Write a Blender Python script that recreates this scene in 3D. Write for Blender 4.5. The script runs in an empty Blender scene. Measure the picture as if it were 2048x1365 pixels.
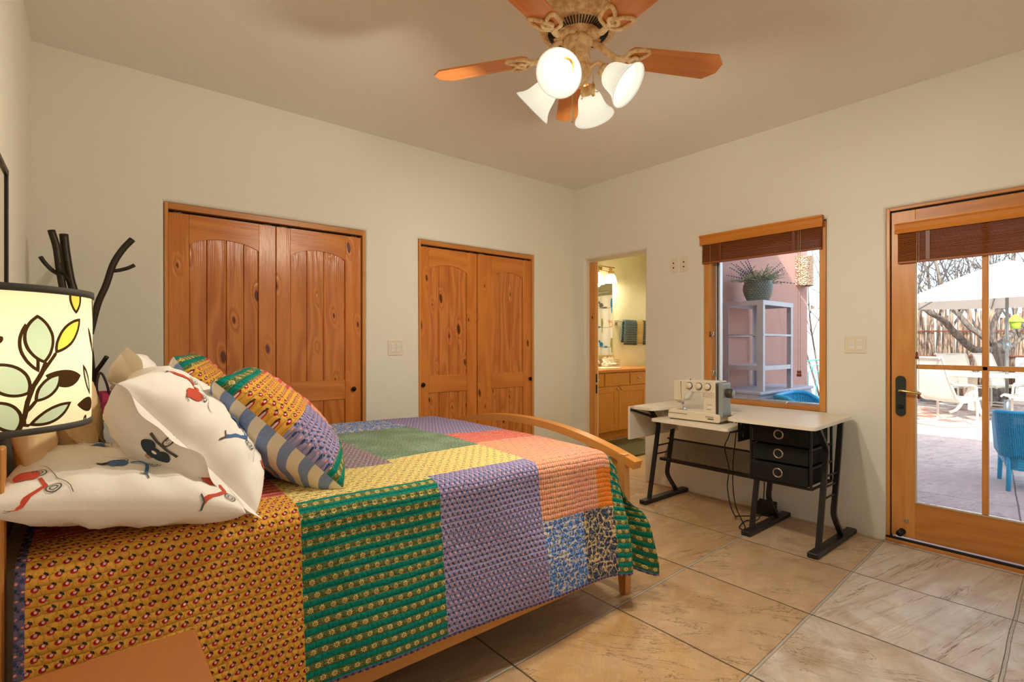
import bpy, bmesh, math, random
from mathutils import Vector, Matrix, noise
pi = math.pi
rad = math.radians
sc = bpy.context.scene
COL = sc.collection
random.seed(7)

# ------------------------------------------------------------------ camera, sky, sun, exposure
YAW = rad(50.5)
cd = bpy.data.cameras.new('camera')
cam = bpy.data.objects.new('camera', cd)
COL.objects.link(cam)
cam.location = (0, 0, 1.25)
cam.rotation_euler = (pi / 2, 0, YAW - pi / 2)
cd.sensor_width = 36.0
cd.lens = 18.0
cd.shift_y = 5.5 / 2048
cd.clip_start = 0.02
cd.clip_end = 200
sc.camera = cam

world = bpy.data.worlds.new('sky')
sc.world = world
world.use_nodes = True
wn = world.node_tree
wn.nodes.clear()
sky = wn.nodes.new('ShaderNodeTexSky')
sky.sky_type = 'NISHITA'
sky.sun_disc = False
sky.sun_elevation = rad(32)
sky.sun_rotation = rad(250)
sky.dust_density = 2.0
sky.air_density = 1.0
bg = wn.nodes.new('ShaderNodeBackground')
bg.inputs[1].default_value = 0.62
wo = wn.nodes.new('ShaderNodeOutputWorld')
bw = wn.nodes.new('ShaderNodeRGBToBW'); mxs = wn.nodes.new('ShaderNodeMix'); mxs.data_type = 'RGBA'
mxs.inputs[0].default_value = 0.38                          # thin high cloud whitens the sky
wn.links.new(sky.outputs[0], bw.inputs[0]); wn.links.new(sky.outputs[0], mxs.inputs[6]); wn.links.new(bw.outputs[0], mxs.inputs[7])
wn.links.new(mxs.outputs[2], bg.inputs[0])
wn.links.new(bg.outputs[0], wo.inputs[0])

sd = bpy.data.lights.new('sun', 'SUN')
sun = bpy.data.objects.new('sun', sd)
COL.objects.link(sun)
sd.energy = 6.2
sd.angle = rad(0.6)
sd.color = (1.0, 0.95, 0.86)
sun.rotation_euler = Vector((0.79, 0.31, -0.53)).to_track_quat('-Z', 'Y').to_euler()

vs = sc.view_settings
vs.view_transform = 'Standard'
vs.look = 'None'
vs.gamma = 1.0
vs.use_curve_mapping = False
vs.exposure = 0.15
sc.cycles.use_denoising = True
sc.cycles.max_bounces = 10
sc.cycles.diffuse_bounces = 6
sc.cycles.transparent_max_bounces = 16
sc.cycles.sample_clamp_indirect = 6.0
FAN_W, LAMP_W, BATH_W = 36.0, 3.8, 16.0

# ------------------------------------------------------------------ node maths
def val(x):
    return x.s if isinstance(x, V) else x

class V:
    def __init__(self, g, s):
        self.g, self.s = g, s
    def m(self, op, b=None, c=None):
        return self.g.math(op, self, b, c)
    def __add__(self, o): return self.m('ADD', o)
    __radd__ = __add__
    def __sub__(self, o): return self.m('SUBTRACT', o)
    def __rsub__(self, o): return self.g.math('SUBTRACT', o, self)
    def __mul__(self, o): return self.m('MULTIPLY', o)
    __rmul__ = __mul__
    def __truediv__(self, o): return self.m('DIVIDE', o)
    def __lt__(self, o): return self.m('LESS_THAN', o)
    def __gt__(self, o): return self.m('GREATER_THAN', o)
    def fr(self): return self.m('FRACT')
    def fl(self): return self.m('FLOOR')
    def ab(self): return self.m('ABSOLUTE')
    def sin(self): return self.m('SINE')
    def sq(self): return self.m('MULTIPLY', self)
    def mx(self, o): return self.m('MAXIMUM', o)
    def mn(self, o): return self.m('MINIMUM', o)
    def pw(self, o): return self.m('POWER', o)

class G:
    """One procedural material, written as arithmetic on its coordinates."""
    def __init__(self, name):
        self.mat = bpy.data.materials.new(name)
        self.mat.use_nodes = True
        self.nt = self.mat.node_tree
        self.nt.nodes.clear()
        self._c = {}
    def node(self, t, **k):
        n = self.nt.nodes.new('ShaderNode' + t)
        for a, b in k.items(): setattr(n, a, b)
        return n
    def put(self, sock, x):
        x = val(x)
        if isinstance(x, bpy.types.NodeSocket): self.nt.links.new(x, sock)
        elif isinstance(x, (tuple, list)) and len(x) == 3 and sock.type == 'RGBA': sock.default_value = (*x, 1)
        else: sock.default_value = x
    def math(self, op, a, b=None, c=None):
        n = self.node('Math', operation=op)
        for i, x in enumerate((a, b, c)):
            if x is not None: self.put(n.inputs[i], x)
        return V(self, n.outputs[0])
    def tc(self, which='Object'):
        if 'tc' not in self._c: self._c['tc'] = self.node('TexCoord')
        return V(self, self._c['tc'].outputs[which])
    def sep(self, v):
        n = self.node('SeparateXYZ'); self.put(n.inputs[0], v)
        return tuple(V(self, n.outputs[i]) for i in range(3))
    def xyz(self): return self.sep(self.tc('Object'))
    def uv(self):
        a = self.sep(self.tc('UV')); return a[0], a[1]
    def vec(self, x, y, z=0.0):
        n = self.node('CombineXYZ')
        for i, q in enumerate((x, y, z)): self.put(n.inputs[i], q)
        return V(self, n.outputs[0])
    def noise(self, v, scale=1.0, detail=2.0, rough=0.5, dist=0.0):
        n = self.node('TexNoise'); self.put(n.inputs['Vector'], v)
        for k, q in (('Scale', scale), ('Detail', detail), ('Roughness', rough), ('Distortion', dist)): n.inputs[k].default_value = q
        return V(self, n.outputs[0])
    def voro(self, v, scale=1.0, feature='F1', out='Distance', rnd=1.0, dims='3D'):
        n = self.node('TexVoronoi', feature=feature, voronoi_dimensions=dims); self.put(n.inputs['Vector'], v)
        n.inputs['Scale'].default_value = scale; n.inputs['Randomness'].default_value = rnd
        return V(self, n.outputs[out])
    def white(self, v):
        n = self.node('TexWhiteNoise', noise_dimensions='3D'); self.put(n.inputs['Vector'], v)
        return V(self, n.outputs['Value'])
    def mix(self, f, a, b, blend='MIX'):
        n = self.node('Mix', data_type='RGBA', blend_type=blend)
        self.put(n.inputs[0], f); self.put(n.inputs[6], a); self.put(n.inputs[7], b)
        return V(self, n.outputs[2])
    def ss(self, x, a, b):
        n = self.node('MapRange', interpolation_type='SMOOTHSTEP')
        self.put(n.inputs[0], x); n.inputs[1].default_value = a; n.inputs[2].default_value = b
        return V(self, n.outputs[0])
    def bump(self, h, dist=0.002, strength=1.0):
        n = self.node('Bump'); self.put(n.inputs['Height'], h)
        n.inputs['Distance'].default_value = dist; n.inputs['Strength'].default_value = strength
        return V(self, n.outputs[0])
    def bsdf(self, color, rough=0.5, metal=0.0, normal=None, **k):
        n = self.node('BsdfPrincipled')
        self.put(n.inputs['Base Color'], color); self.put(n.inputs['Roughness'], rough); self.put(n.inputs['Metallic'], metal)
        if normal is not None: self.put(n.inputs['Normal'], normal)
        for a, b in k.items(): self.put(n.inputs[a.replace('_', ' ')], b)
        return V(self, n.outputs[0])
    def end(self, s):
        o = self.node('OutputMaterial'); self.put(o.inputs[0], s); return self.mat
    def out(self, *a, **k): return self.end(self.bsdf(*a, **k))
    def mixs(self, f, a, b):
        n = self.node('MixShader'); self.put(n.inputs[0], f); self.put(n.inputs[1], a); self.put(n.inputs[2], b)
        return V(self, n.outputs[0])

def S(*rgb):
    """sRGB 0-255 to linear"""
    return tuple(((c / 255) / 12.92 if c / 255 <= 0.04045 else ((c / 255 + 0.055) / 1.055) ** 2.4) for c in rgb)

def plain(name, c, rough=0.5, metal=0.0, mott=0.06, nscale=12.0, bump=0.0, **k):
    g = G(name)
    n = g.noise(g.tc('Object'), nscale, 3)
    a = tuple(x * (1 - mott) for x in c); b = tuple(min(1, x * (1 + mott)) for x in c)
    nm = g.bump(g.noise(g.tc('Object'), nscale * 6, 2), bump) if bump else None
    return g.out(g.mix(n, a, b), rough, metal, nm, **k)

def wood(name, c1, c2, axis='z', freq=1.0, rough=0.35, knots=0.0, knotc=None, bump=0.0004, streak=0.5):
    g = G(name)
    x, y, z = g.xyz()
    L, a, b = {'z': (z, x, y), 'x': (x, y, z), 'y': (y, x, z)}[axis]
    if knots:
        rnd = V(g, g.node('ObjectInfo').outputs['Random']); a = a + rnd * 3.7; L = L + rnd * 9.1
    warp = g.noise(g.vec(a * 5.0, b * 5.0, L * 0.9), freq, 2)
    fine = g.noise(g.vec(a * 90.0 * freq, b * 90.0 * freq, L * 3.0), 1.0, 3, 0.65)
    if knots:
        kp = g.vec(a * 5.2, L * 2.1 + a * 1.3)
        kv = g.voro(kp, 1.0, dims='2D') + g.sep(g.voro(kp, 1.0, out='Color', dims='2D'))[0] * 0.10 - 0.03
        ring = g.ss(kv, 0.24, 0.02)
        warp = warp + ring * 0.35
    rings = ((a + b) * 55.0 * freq + warp * 26.0).sin() * 0.5 + 0.5
    f = rings * streak + fine * (1 - streak)
    col = g.mix(f, c1, c2)
    if knots:
        col = g.mix(g.ss(kv, 0.075 * knots, 0.040 * knots), col, knotc or tuple(q * 0.22 for q in c1))
    nm = g.bump(rings * 0.6 + fine, bump) if bump else None
    return g.out(col, rough, 0.0, nm)

def metal(name, c, rough=0.35):
    return plain(name, c, rough, 0.9, 0.08, 30)

def glass(name, tint=(1, 1, 1), refl=1.0):
    g = G(name)
    tr = g.node('BsdfTransparent'); tr.inputs[0].default_value = (*tint, 1)
    gl = g.node('BsdfGlossy'); gl.inputs['Roughness'].default_value = 0.02
    fr = g.node('Fresnel'); fr.inputs[0].default_value = 1.4
    return g.end(g.mixs(V(g, fr.outputs[0]) * refl, V(g, tr.outputs[0]), V(g, gl.outputs[0])))

def emit(name, c, strength):
    g = G(name)
    return g.out(c, 0.4, 0.0, None, Emission_Color=c, Emission_Strength=strength)

# ------------------------------------------------------------------ mesh building
W = {}                                             # world matrix of every thing / part
def tag(o, label=None, cat=None, group=None, kind=None):
    if label: o['label'] = label
    if cat: o['category'] = cat
    if group: o['group'] = group
    if kind: o['kind'] = kind
    return o

def thing(name, label, cat, loc=(0, 0, 0), rz=0.0, group=None):
    o = bpy.data.objects.new(name, None)
    o.empty_display_size = 0.1
    COL.objects.link(o)
    o.location = loc; o.rotation_euler = (0, 0, rz)
    W[o.name] = Matrix.Translation(loc) @ Matrix.Rotation(rz, 4, 'Z')
    return tag(o, label, cat, group)

def copy_tree(o, parent=None, names=None):
    c = o.copy(); COL.objects.link(c)
    if parent: c.parent = parent
    for ch in list(o.children): copy_tree(ch, c)
    return c

def frame(origin, ex, ey):
    ex = Vector(ex).normalized(); ey = Vector(ey); ey = (ey - ey.dot(ex) * ex).normalized(); ez = ex.cross(ey)
    m = Matrix((ex, ey, ez)).transposed().to_4x4(); m.translation = Vector(origin); return m

class MB:
    def __init__(self):
        self.v, self.f, self.mi, self.sm, self.uvs, self.has = [], [], [], [], [], False
        self.M = None
    def add(self, vs_, fs, m=0, smooth=False, uv=None):
        b = len(self.v)
        self.v += [(self.M @ Vector(p)) if self.M else Vector(p) for p in vs_]
        for k, f in enumerate(fs):
            self.f.append([b + i for i in f]); self.mi.append(m[k] if isinstance(m, list) else m); self.sm.append(smooth)
            if uv is not None: self.uvs.append([uv[i] for i in f]); self.has = True
            else: self.uvs.append([(0, 0)] * len(f))
        return self
    def box(self, x0, x1, y0, y1, z0, z1, m=0, bev=0.0, rot=None, seg=1):
        return self.cbox(((x0 + x1) / 2, (y0 + y1) / 2, (z0 + z1) / 2), (abs(x1 - x0), abs(y1 - y0), abs(z1 - z0)), m, bev, rot, seg)
    def cbox(self, c, s, m=0, bev=0.0, rot=None, seg=1):
        bm = bmesh.new(); bmesh.ops.create_cube(bm, size=1.0)
        for v in bm.verts: v.co = Vector((v.co.x * s[0], v.co.y * s[1], v.co.z * s[2]))
        if bev: bmesh.ops.bevel(bm, geom=bm.edges[:] + bm.verts[:], offset=min(bev, min(s) * 0.45), segments=seg, affect='EDGES', profile=0.5)
        T = Matrix.Translation(c) @ (rot.to_4x4() if rot else Matrix.Identity(4))
        bm.verts.index_update()
        self.add([T @ v.co for v in bm.verts], [[v.index for v in f.verts] for f in bm.faces], m, False)
        bm.free(); return self
    def tube(self, pts, r, n=8, m=0, closed=False, cap=True, smooth=True, sq=None):
        pts = [Vector(p) for p in pts]; N = len(pts)
        rs = r if isinstance(r, (list, tuple)) else [r] * N
        T = []
        for i in range(N):
            a = pts[(i - 1) % N] if (closed or i > 0) else pts[i]
            b = pts[(i + 1) % N] if (closed or i < N - 1) else pts[i]
            t = b - a; T.append(t.normalized() if t.length > 1e-9 else Vector((0, 0, 1)))
        up = Vector((0, 0, 1)) if abs(T[0].z) < 0.92 else Vector((1, 0, 0))
        u = (up - up.dot(T[0]) * T[0]).normalized()
        vs_, fs = [], []
        for i in range(N):
            u = (u - u.dot(T[i]) * T[i]); u = u.normalized() if u.length > 1e-6 else T[i].orthogonal().normalized()
            w = T[i].cross(u)
            for k in range(n):
                if sq:                                    # rectangular section sq=(half along w, half along u)
                    sx, sy = [(1, 1), (-1, 1), (-1, -1), (1, -1)][k % 4]
                    vs_.append(pts[i] + w * sq[0] * sx + u * sq[1] * sy)
                else:
                    a = 2 * pi * k / n; vs_.append(pts[i] + (u * math.cos(a) + w * math.sin(a)) * rs[i])
        nn = N if closed else N - 1
        for i in range(nn):
            j = (i + 1) % N
            for k in range(n):
                fs.append([i * n + k, i * n + (k + 1) % n, j * n + (k + 1) % n, j * n + k])
        if cap and not closed:
            fs.append(list(range(n))[::-1]); fs.append([(N - 1) * n + k for k in range(n)])
        return self.add(vs_, fs, m, smooth and not sq)
    def bar(self, pts, hw, hu, m=0): return self.tube(pts, 0, 4, m, sq=(hw, hu))
    def lathe(self, prof, c=(0, 0, 0), n=24, m=0, M=None, smooth=True, a0=0.0, a1=2 * pi, cap=False):
        full = abs(a1 - a0 - 2 * pi) < 1e-6; K = n if full else n + 1
        vs_, fs = [], []
        for r, z in prof:
            for k in range(K):
                a = a0 + (a1 - a0) * k / n
                p = Vector((r * math.cos(a), r * math.sin(a), z)); vs_.append((M @ p) if M else p + Vector(c))
        for i in range(len(prof) - 1):
            for k in range(n):
                k2 = (k + 1) % K
                fs.append([i * K + k, i * K + k2, (i + 1) * K + k2, (i + 1) * K + k])
        if cap:
            fs.append([k for k in range(K)][::-1]); fs.append([(len(prof) - 1) * K + k for k in range(K)])
        return self.add(vs_, fs, m, smooth)
    def disc(self, c, r, nrm, m=0, n=20, r2=None):
        nrm = Vector(nrm).normalized(); u = nrm.orthogonal().normalized(); w = nrm.cross(u); c = Vector(c)
        ring = [c + (u * math.cos(2 * pi * k / n) + w * math.sin(2 * pi * k / n)) * r for k in range(n)]
        return self.add(ring, [list(range(n))], m)
    def cyl(self, a, b, r, n=16, m=0, r2=None, smooth=True):
        return self.tube([a, b], [r, r if r2 is None else r2], n, m, smooth=smooth)
    def prism(self, poly, h0, h1, M=None, m=0, ms=None, smooth=False):
        """polygon (convex or not) in local xy, extruded h0..h1 along local z of M"""
        n = len(poly)
        vs_ = [Vector((x, y, h0)) for x, y in poly] + [Vector((x, y, h1)) for x, y in poly]
        if M: vs_ = [M @ p for p in vs_]
        fs = [list(range(n))[::-1], [n + i for i in range(n)]] + [[i, (i + 1) % n, n + (i + 1) % n, n + i] for i in range(n)]
        mm = [m, m] + [ms if ms is not None else m] * n
        return self.add(vs_, fs, mm, smooth)
    def grid(self, fn, us, ws, m=0, uv=None, smooth=True, wrap=False):
        """fn(u,w)->point; m: int or fn(uc,wc); uv: fn(u,w)"""
        A, B = len(us), len(ws)
        vs_ = [fn(u, w) for u in us for w in ws]
        uvl = [uv(u, w) for u in us for w in ws] if uv else None
        fs, mm = [], []
        for i in range(A - 1):
            for j in range(B - 1):
                fs.append([i * B + j, (i + 1) * B + j, (i + 1) * B + j + 1, i * B + j + 1])
                mm.append(m((us[i] + us[i + 1]) / 2, (ws[j] + ws[j + 1]) / 2) if callable(m) else m)
        return self.add(vs_, fs, mm, smooth, uvl)
    def ball(self, c, r, n=12, m=0, s=(1, 1, 1)):
        prof = [(math.sin(pi * i / n) * r, -math.cos(pi * i / n) * r) for i in range(n + 1)]
        M = Matrix.Translation(c) @ Matrix.Diagonal((*s, 1))
        return self.lathe([(max(a, 1e-5), b) for a, b in prof], n=n * 2, m=m, M=M)
    def build(self, name, mats, par=None, local=False, label=None, cat=None, group=None, kind=None, weld=False, org=None):
        mats = mats if isinstance(mats, (list, tuple)) else [mats]
        vs_ = self.v
        if par is not None:
            Pm = W[par.name]
            if local: Wm = Pm; pts = vs_
            else: Wm = Pm; inv = Pm.inverted(); pts = [inv @ p for p in vs_]
            loc = Vector((0, 0, 0))
        else:
            lo = [min(p[i] for p in vs_) for i in range(3)]; hi = [max(p[i] for p in vs_) for i in range(3)]
            loc = Vector(((lo[0] + hi[0]) / 2, (lo[1] + hi[1]) / 2, lo[2]))
            if org is not None: loc = Vector(org)
            pts = [p - loc for p in vs_]; Wm = Matrix.Translation(loc)
        me = bpy.data.meshes.new(name)
        me.from_pydata([tuple(p) for p in pts], [], self.f)
        for mt in mats: me.materials.append(mt)
        me.polygons.foreach_set('material_index', self.mi)
        me.polygons.foreach_set('use_smooth', self.sm)
        if self.has:
            ul = me.uv_layers.new(name='UVMap')
            ul.data.foreach_set('uv', [c for f in self.uvs for q in f for c in q])
        me.update()
        if weld:
            bm = bmesh.new(); bm.from_mesh(me); bmesh.ops.remove_doubles(bm, verts=bm.verts, dist=1e-5); bm.to_mesh(me); bm.free()
        o = bpy.data.objects.new(name, me); COL.objects.link(o)
        if par is not None: o.parent = par
        else: o.location = loc
        W[o.name] = Wm
        return tag(o, label, cat, group, kind)

def struct(mb, name, mats, par=None): return mb.build(name, mats, par, kind='structure' if par is None else None, org=(0, 0, 0))
def lerp(a, b, t): return a + (b - a) * t
def sst(a, b, x):
    t = min(1, max(0, (x - a) / (b - a))); return t * t * (3 - 2 * t)
def spline(pts, k=6):
    """Catmull-Rom through pts"""
    P = [Vector(p) for p in pts]; P = [2 * P[0] - P[1]] + P + [2 * P[-1] - P[-2]]; o = []
    for i in range(1, len(P) - 2):
        for j in range(k):
            t = j / k
            o.append(0.5 * (2 * P[i] + (P[i + 1] - P[i - 1]) * t + (2 * P[i - 1] - 5 * P[i] + 4 * P[i + 1] - P[i + 2]) * t * t + (3 * P[i] - P[i - 1] - 3 * P[i + 1] + P[i + 2]) * t ** 3))
    o.append(P[-2]); return o
def frange(a, b, n): return [a + (b - a) * i / n for i in range(n + 1)]

# ------------------------------------------------------------------ materials
def plaster(name, c, m=0.025):
    g = G(name)
    n = g.noise(g.tc(), 1.6, 4, 0.6); n2 = g.noise(g.tc(), 38, 2)
    col = g.mix(n, tuple(x * (1 - m) for x in c), tuple(min(1, x * (1 + m)) for x in c))
    return g.out(col, 0.85, 0.0, g.bump(n2 * 0.4 + g.noise(g.tc(), 5, 2), 0.004))
M_wall = plaster('warm_plaster', (0.80, 0.78, 0.69))
M_ceil = plaster('ceiling_plaster', (0.85, 0.83, 0.75))
M_yellow = plaster('yellow_bathroom_paint', (0.88, 0.86, 0.64))
M_bceil = plaster('bathroom_ceiling_paint', (0.86, 0.84, 0.66))

def stucco(name, c):
    g = G(name)
    n = g.noise(g.tc(), 2.2, 4, 0.6); n2 = g.noise(g.tc(), 90, 3, 0.7)
    return g.out(g.mix(n, tuple(x * 0.9 for x in c), c), 0.95, 0.0, g.bump(n2, 0.006))
M_stucco = stucco('pink_stucco', (0.62, 0.36, 0.29))

def flagstone(name, pal, px, py, sx, sy, shear, grout, gw, rough, pal2=None, pal3=None, joint=(0.10, 0.065, 0.035)):
    g = G(name)
    x, y, z = g.xyz()
    wob = g.noise(g.vec(x, y, 0), 2.5, 3) - 0.5
    u = (x - px + wob * 0.016) / sx; v = (y - (x - px) * shear - py + wob * 0.016) / sy
    cu, cv = u.fl(), v.fl(); fu, fv = u.fr(), v.fr()
    idv = g.vec(cu + 0.37, cv + 0.71, 3.3)
    r1 = g.white(idv); r2 = g.white(g.vec(cu + 5.1, cv + 1.9, 8.2))
    base = g.mix(g.ss(r1, 0.0, 0.34), pal[0], pal[1]); base = g.mix(g.ss(r1, 0.34, 0.68), base, pal[2]); base = g.mix(g.ss(r1, 0.68, 1.0), base, pal[3])
    if pal2: base = g.mix(g.ss(cu * 0.25 - cv + (r1 - 0.5) * 0.7, 0.85, 2.3), base, g.mix(r2, pal2[0], pal2[1]))  # greyer slabs towards the near right: stone tone with daylight put into colour
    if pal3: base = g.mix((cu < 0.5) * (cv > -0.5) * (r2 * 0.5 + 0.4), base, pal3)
    # each slab has its own cleft direction
    p = g.vec(x * (r2 * 0.8 + 0.6) + y * (1.4 - r2) + r1 * 7.0, y * 2.6 - x * r2 * 1.6 + r2 * 11.0, r1 * 9.0)
    st = g.noise(p, 3.2, 7, 0.66, 0.7); blot = g.noise(p, 1.5, 3, 0.6)
    sand = g.noise(g.vec(x, y, 0), 160, 2)
    base = g.mix(g.ss(blot, 0.40, 0.66) * 0.5, base, pal[4])
    base = g.mix((st - 0.5) * 1.5 + 0.22, base, tuple(q * 0.50 for q in pal[1]))
    base = g.mix(g.ss(st, 0.56, 0.70) * 0.30, base, tuple(min(1, q * 1.35) for q in pal[4]))
    base = g.mix((sand - 0.5) * 0.5 + 0.15, base, (0.75, 0.66, 0.55))
    ed = fu.mn(1.0 - fu) * sx; ed2 = fv.mn(1.0 - fv) * sy
    e = ed.mn(ed2)
    gl = g.ss(ed2, gw, gw * 0.55); gu = g.ss(ed, gw * 0.55, gw * 0.3)
    q2 = g.vec(x * (r2 * 3.0 + 1.0) + y * (5.0 - r2 * 3.0) + r1 * 7.0, (y - x * r2) * 1.1 + r2 * 5.0, r1 * 9.0)
    fib = g.noise(q2, 5.5, 6, 0.7, 0.4); led = g.ss(g.noise(q2, 1.1, 6, 0.72, 0.5), 0.485, 0.50)
    base = g.mix(g.ss(fib, 0.42, 0.66) * 0.16, base, tuple(q * 0.55 for q in pal[3]))
    big = g.noise(g.vec(x * 0.8 + r1 * 5.0, y * 0.8 - r2 * 3.0, r1 * 4.0), 2.6, 4, 0.6, 0.8)
    base = g.mix(g.ss(big, 0.52, 0.70) * 0.45, base, tuple(q * 0.60 for q in pal[0]))
    crk = g.ss((g.noise(q2, 1.1, 6, 0.72, 0.5) - 0.4925).ab(), 0.006, 0.002) * g.ss(blot, 0.46, 0.56)
    base = g.mix(crk * 0.7, base, (0.09, 0.055, 0.035))
    h = st * 0.30 + fib * 0.30 + led * 0.30 + sand * 0.16 - (gl + gu) * 1.0
    col = g.mix(gu, g.mix(gl, base, grout), joint)
    return g.out(col, g.noise(p, 9, 2) * 0.22 + rough, 0.0, g.bump(h, 0.007))
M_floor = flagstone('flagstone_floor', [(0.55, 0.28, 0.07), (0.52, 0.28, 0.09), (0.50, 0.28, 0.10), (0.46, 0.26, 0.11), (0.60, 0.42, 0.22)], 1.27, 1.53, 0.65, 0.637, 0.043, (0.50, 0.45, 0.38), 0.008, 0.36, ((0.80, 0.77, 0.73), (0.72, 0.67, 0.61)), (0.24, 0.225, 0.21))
M_patio = flagstone('patio_flagstone', [(0.84, 0.60, 0.52), (0.80, 0.59, 0.52), (0.86, 0.63, 0.54), (0.76, 0.57, 0.51), (0.88, 0.70, 0.61)], 4.3, 0.4, 1.35, 1.1, 0.13, (0.25, 0.19, 0.17), 0.006, 0.7)

M_pine = wood('knotty_pine', S(188, 102, 36), S(224, 144, 62), 'z', 0.8, 0.27, 1.0, S(104, 48, 20), 0.0014, 0.34)
M_pinex = wood('knotty_pine_cross_grain', S(188, 102, 36), S(224, 146, 64), 'x', 0.8, 0.28, 0.8, S(104, 48, 20), 0.0012, 0.36)
M_trimz = wood('fir_trim_upright', S(200, 126, 56), S(222, 158, 84), 'z', 1.2, 0.35, 0, None, 0.0003, 0.35)
M_trimx = wood('fir_trim_across_x', S(180, 110, 46), S(208, 142, 70), 'x', 1.2, 0.35, 0, None, 0.0003, 0.35)
M_trimy = wood('fir_trim_across_y', S(178, 108, 44), S(210, 142, 70), 'y', 1.2, 0.35, 0, None, 0.0003, 0.35)
M_maple = wood('maple', S(200, 138, 66), S(214, 154, 82), 'x', 1.0, 0.4, 0, None, 0.0002, 0.25)
M_mapley = wood('maple_across', S(196, 126, 52), S(214, 146, 70), 'y', 1.0, 0.3, 0, None, 0.0002, 0.25)
M_maplez = wood('maple_upright', S(198, 134, 64), S(212, 150, 80), 'z', 1.0, 0.4, 0, None, 0.0002, 0.25)
M_cherry = wood('nightstand_cherry', S(164, 94, 42), S(178, 108, 52), 'y', 0.4, 0.35, 0, None, 0.0002, 0.2)
M_vanity = wood('vanity_maple', S(206, 138, 56), S(220, 156, 74), 'z', 0.9, 0.4, 0, None, 0.0, 0.25)
M_black = plain('black_iron', (0.012, 0.011, 0.010), 0.45, 0.3)
M_dark = plain('dark_parts_and_shade', (0.01, 0.009, 0.008), 0.9)  # near black for tracks and seals; also stands in for shade in hollows
M_bronze = plain('dark_bronze', (0.035, 0.03, 0.026), 0.4, 0.7)
M_brass = metal('brass', (0.72, 0.52, 0.22), 0.25)
M_nickel = metal('brushed_nickel', (0.62, 0.58, 0.50), 0.28)
M_chrome = metal('chrome', (0.8, 0.8, 0.8), 0.12)
M_plate = plain('ivory_switch_plate', (0.78, 0.70, 0.56), 0.4)
M_white = plain('white_plastic', (0.80, 0.77, 0.70), 0.35)
M_glass = glass('window_glass', (0.95, 0.97, 0.97))
M_alu = plain('aluminium_strip', (0.55, 0.57, 0.62), 0.35, 0.6)

# ------------------------------------------------------------------ the shell of the room
BY, RX, LX, HC = 3.702, 3.915, -0.239, 2.85
def holed(name, org, ex, ey, us, vs_, holes, t, mats, bev=0.022):
    """a wall in the plane (org,ex,ey) with rectangular openings and rounded plaster corners; extruded t along ex x ey"""
    us = sorted(set(us + [h[0] for h in holes] + [h[1] for h in holes])); vs_ = sorted(set(vs_ + [h[2] for h in holes] + [h[3] for h in holes]))
    ex, ey, org = Vector(ex), Vector(ey), Vector(org); ez = ex.cross(ey)
    bm = bmesh.new(); V_ = {}
    def P(i, j, k):
        if (i, j, k) not in V_: V_[i, j, k] = bm.verts.new(org + ex * us[i] + ey * vs_[j] + ez * (t * k))
        return V_[i, j, k]
    def solid(i, j):
        if i < 0 or j < 0 or i >= len(us) - 1 or j >= len(vs_) - 1: return None
        u, v = (us[i] + us[i + 1]) / 2, (vs_[j] + vs_[j + 1]) / 2
        return not any(h[0] < u < h[1] and h[2] < v < h[3] for h in holes)
    rim = []
    for i in range(len(us) - 1):
        for j in range(len(vs_) - 1):
            if not solid(i, j): continue
            bm.faces.new([P(i, j, 0), P(i, j + 1, 0), P(i + 1, j + 1, 0), P(i + 1, j, 0)]); f = bm.faces.new([P(i, j, 1), P(i + 1, j, 1), P(i + 1, j + 1, 1), P(i, j + 1, 1)]); f.material_index = 1
            for di, dj, a, b in ((-1, 0, (i, j), (i, j + 1)), (1, 0, (i + 1, j + 1), (i + 1, j)), (0, -1, (i + 1, j), (i, j)), (0, 1, (i, j + 1), (i + 1, j + 1))):
                if not solid(i + di, j + dj):
                    bm.faces.new([P(*a, 0), P(*a, 1), P(*b, 1), P(*b, 0)])
                    if solid(i + di, j + dj) is False: rim.append((P(*a, 0), P(*b, 0)))
    bm.edges.ensure_lookup_table()
    es = [e for e in (bm.edges.get(r) for r in rim) if e]
    bmesh.ops.bevel(bm, geom=es, offset=bev, segments=4, affect='EDGES', profile=0.5)
    bmesh.ops.recalc_face_normals(bm, faces=bm.faces[:])
    me = bpy.data.meshes.new(name); bm.to_mesh(me); bm.free()
    for mt in mats: me.materials.append(mt)
    o = bpy.data.objects.new(name, me); COL.objects.link(o); o['kind'] = 'structure'; W[o.name] = Matrix.Identity(4)
    return o

FY = -1.7                                                       # wall behind the camera
struct(MB().box(LX - .25, RX + .205, FY - .2, BY + .4, -.12, 0), 'floor', M_floor)
struct(MB().box(LX - .25, RX + .2, FY - .2, BY + .4, HC, HC + .2), 'ceiling', M_ceil)
struct(MB().box(LX - .2, LX, FY - .2, BY + .2, 0, HC), 'wall_left', M_wall)
holed('wall_front', (0, FY, 0), (1, 0, 0), (0, 0, 1), [LX, RX], [0, HC], [(1.5, 3.3, .75, 2.10)], -.2, [M_wall, M_wall])
w2 = MB()
for a_ in ((1.5, 1.56, .75, 2.10), (3.24, 3.3, .75, 2.10), (2.37, 2.43, .81, 2.04), (1.56, 3.24, .75, .81), (1.56, 3.24, 2.04, 2.10)): w2.box(a_[0], a_[1], FY - .15, FY - .08, a_[2], a_[3], 0, .003)
w2.box(1.56, 3.24, FY - .118, FY - .112, .81, 2.04, 1)
struct(w2, 'window_unseen', [M_trimz, M_glass])  # unseen window, added for daylight; the closet sheen hints at one
struct(MB().box(-2.0, RX + .2, -5.2, FY - .2, 2.62, 2.8).box(-2.2, -2.0, -5.2, FY - .2, -.1, 2.8), 'added_sun_block', M_wall)  # unseen porch roof and wall, added to keep sun out of that window
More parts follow.
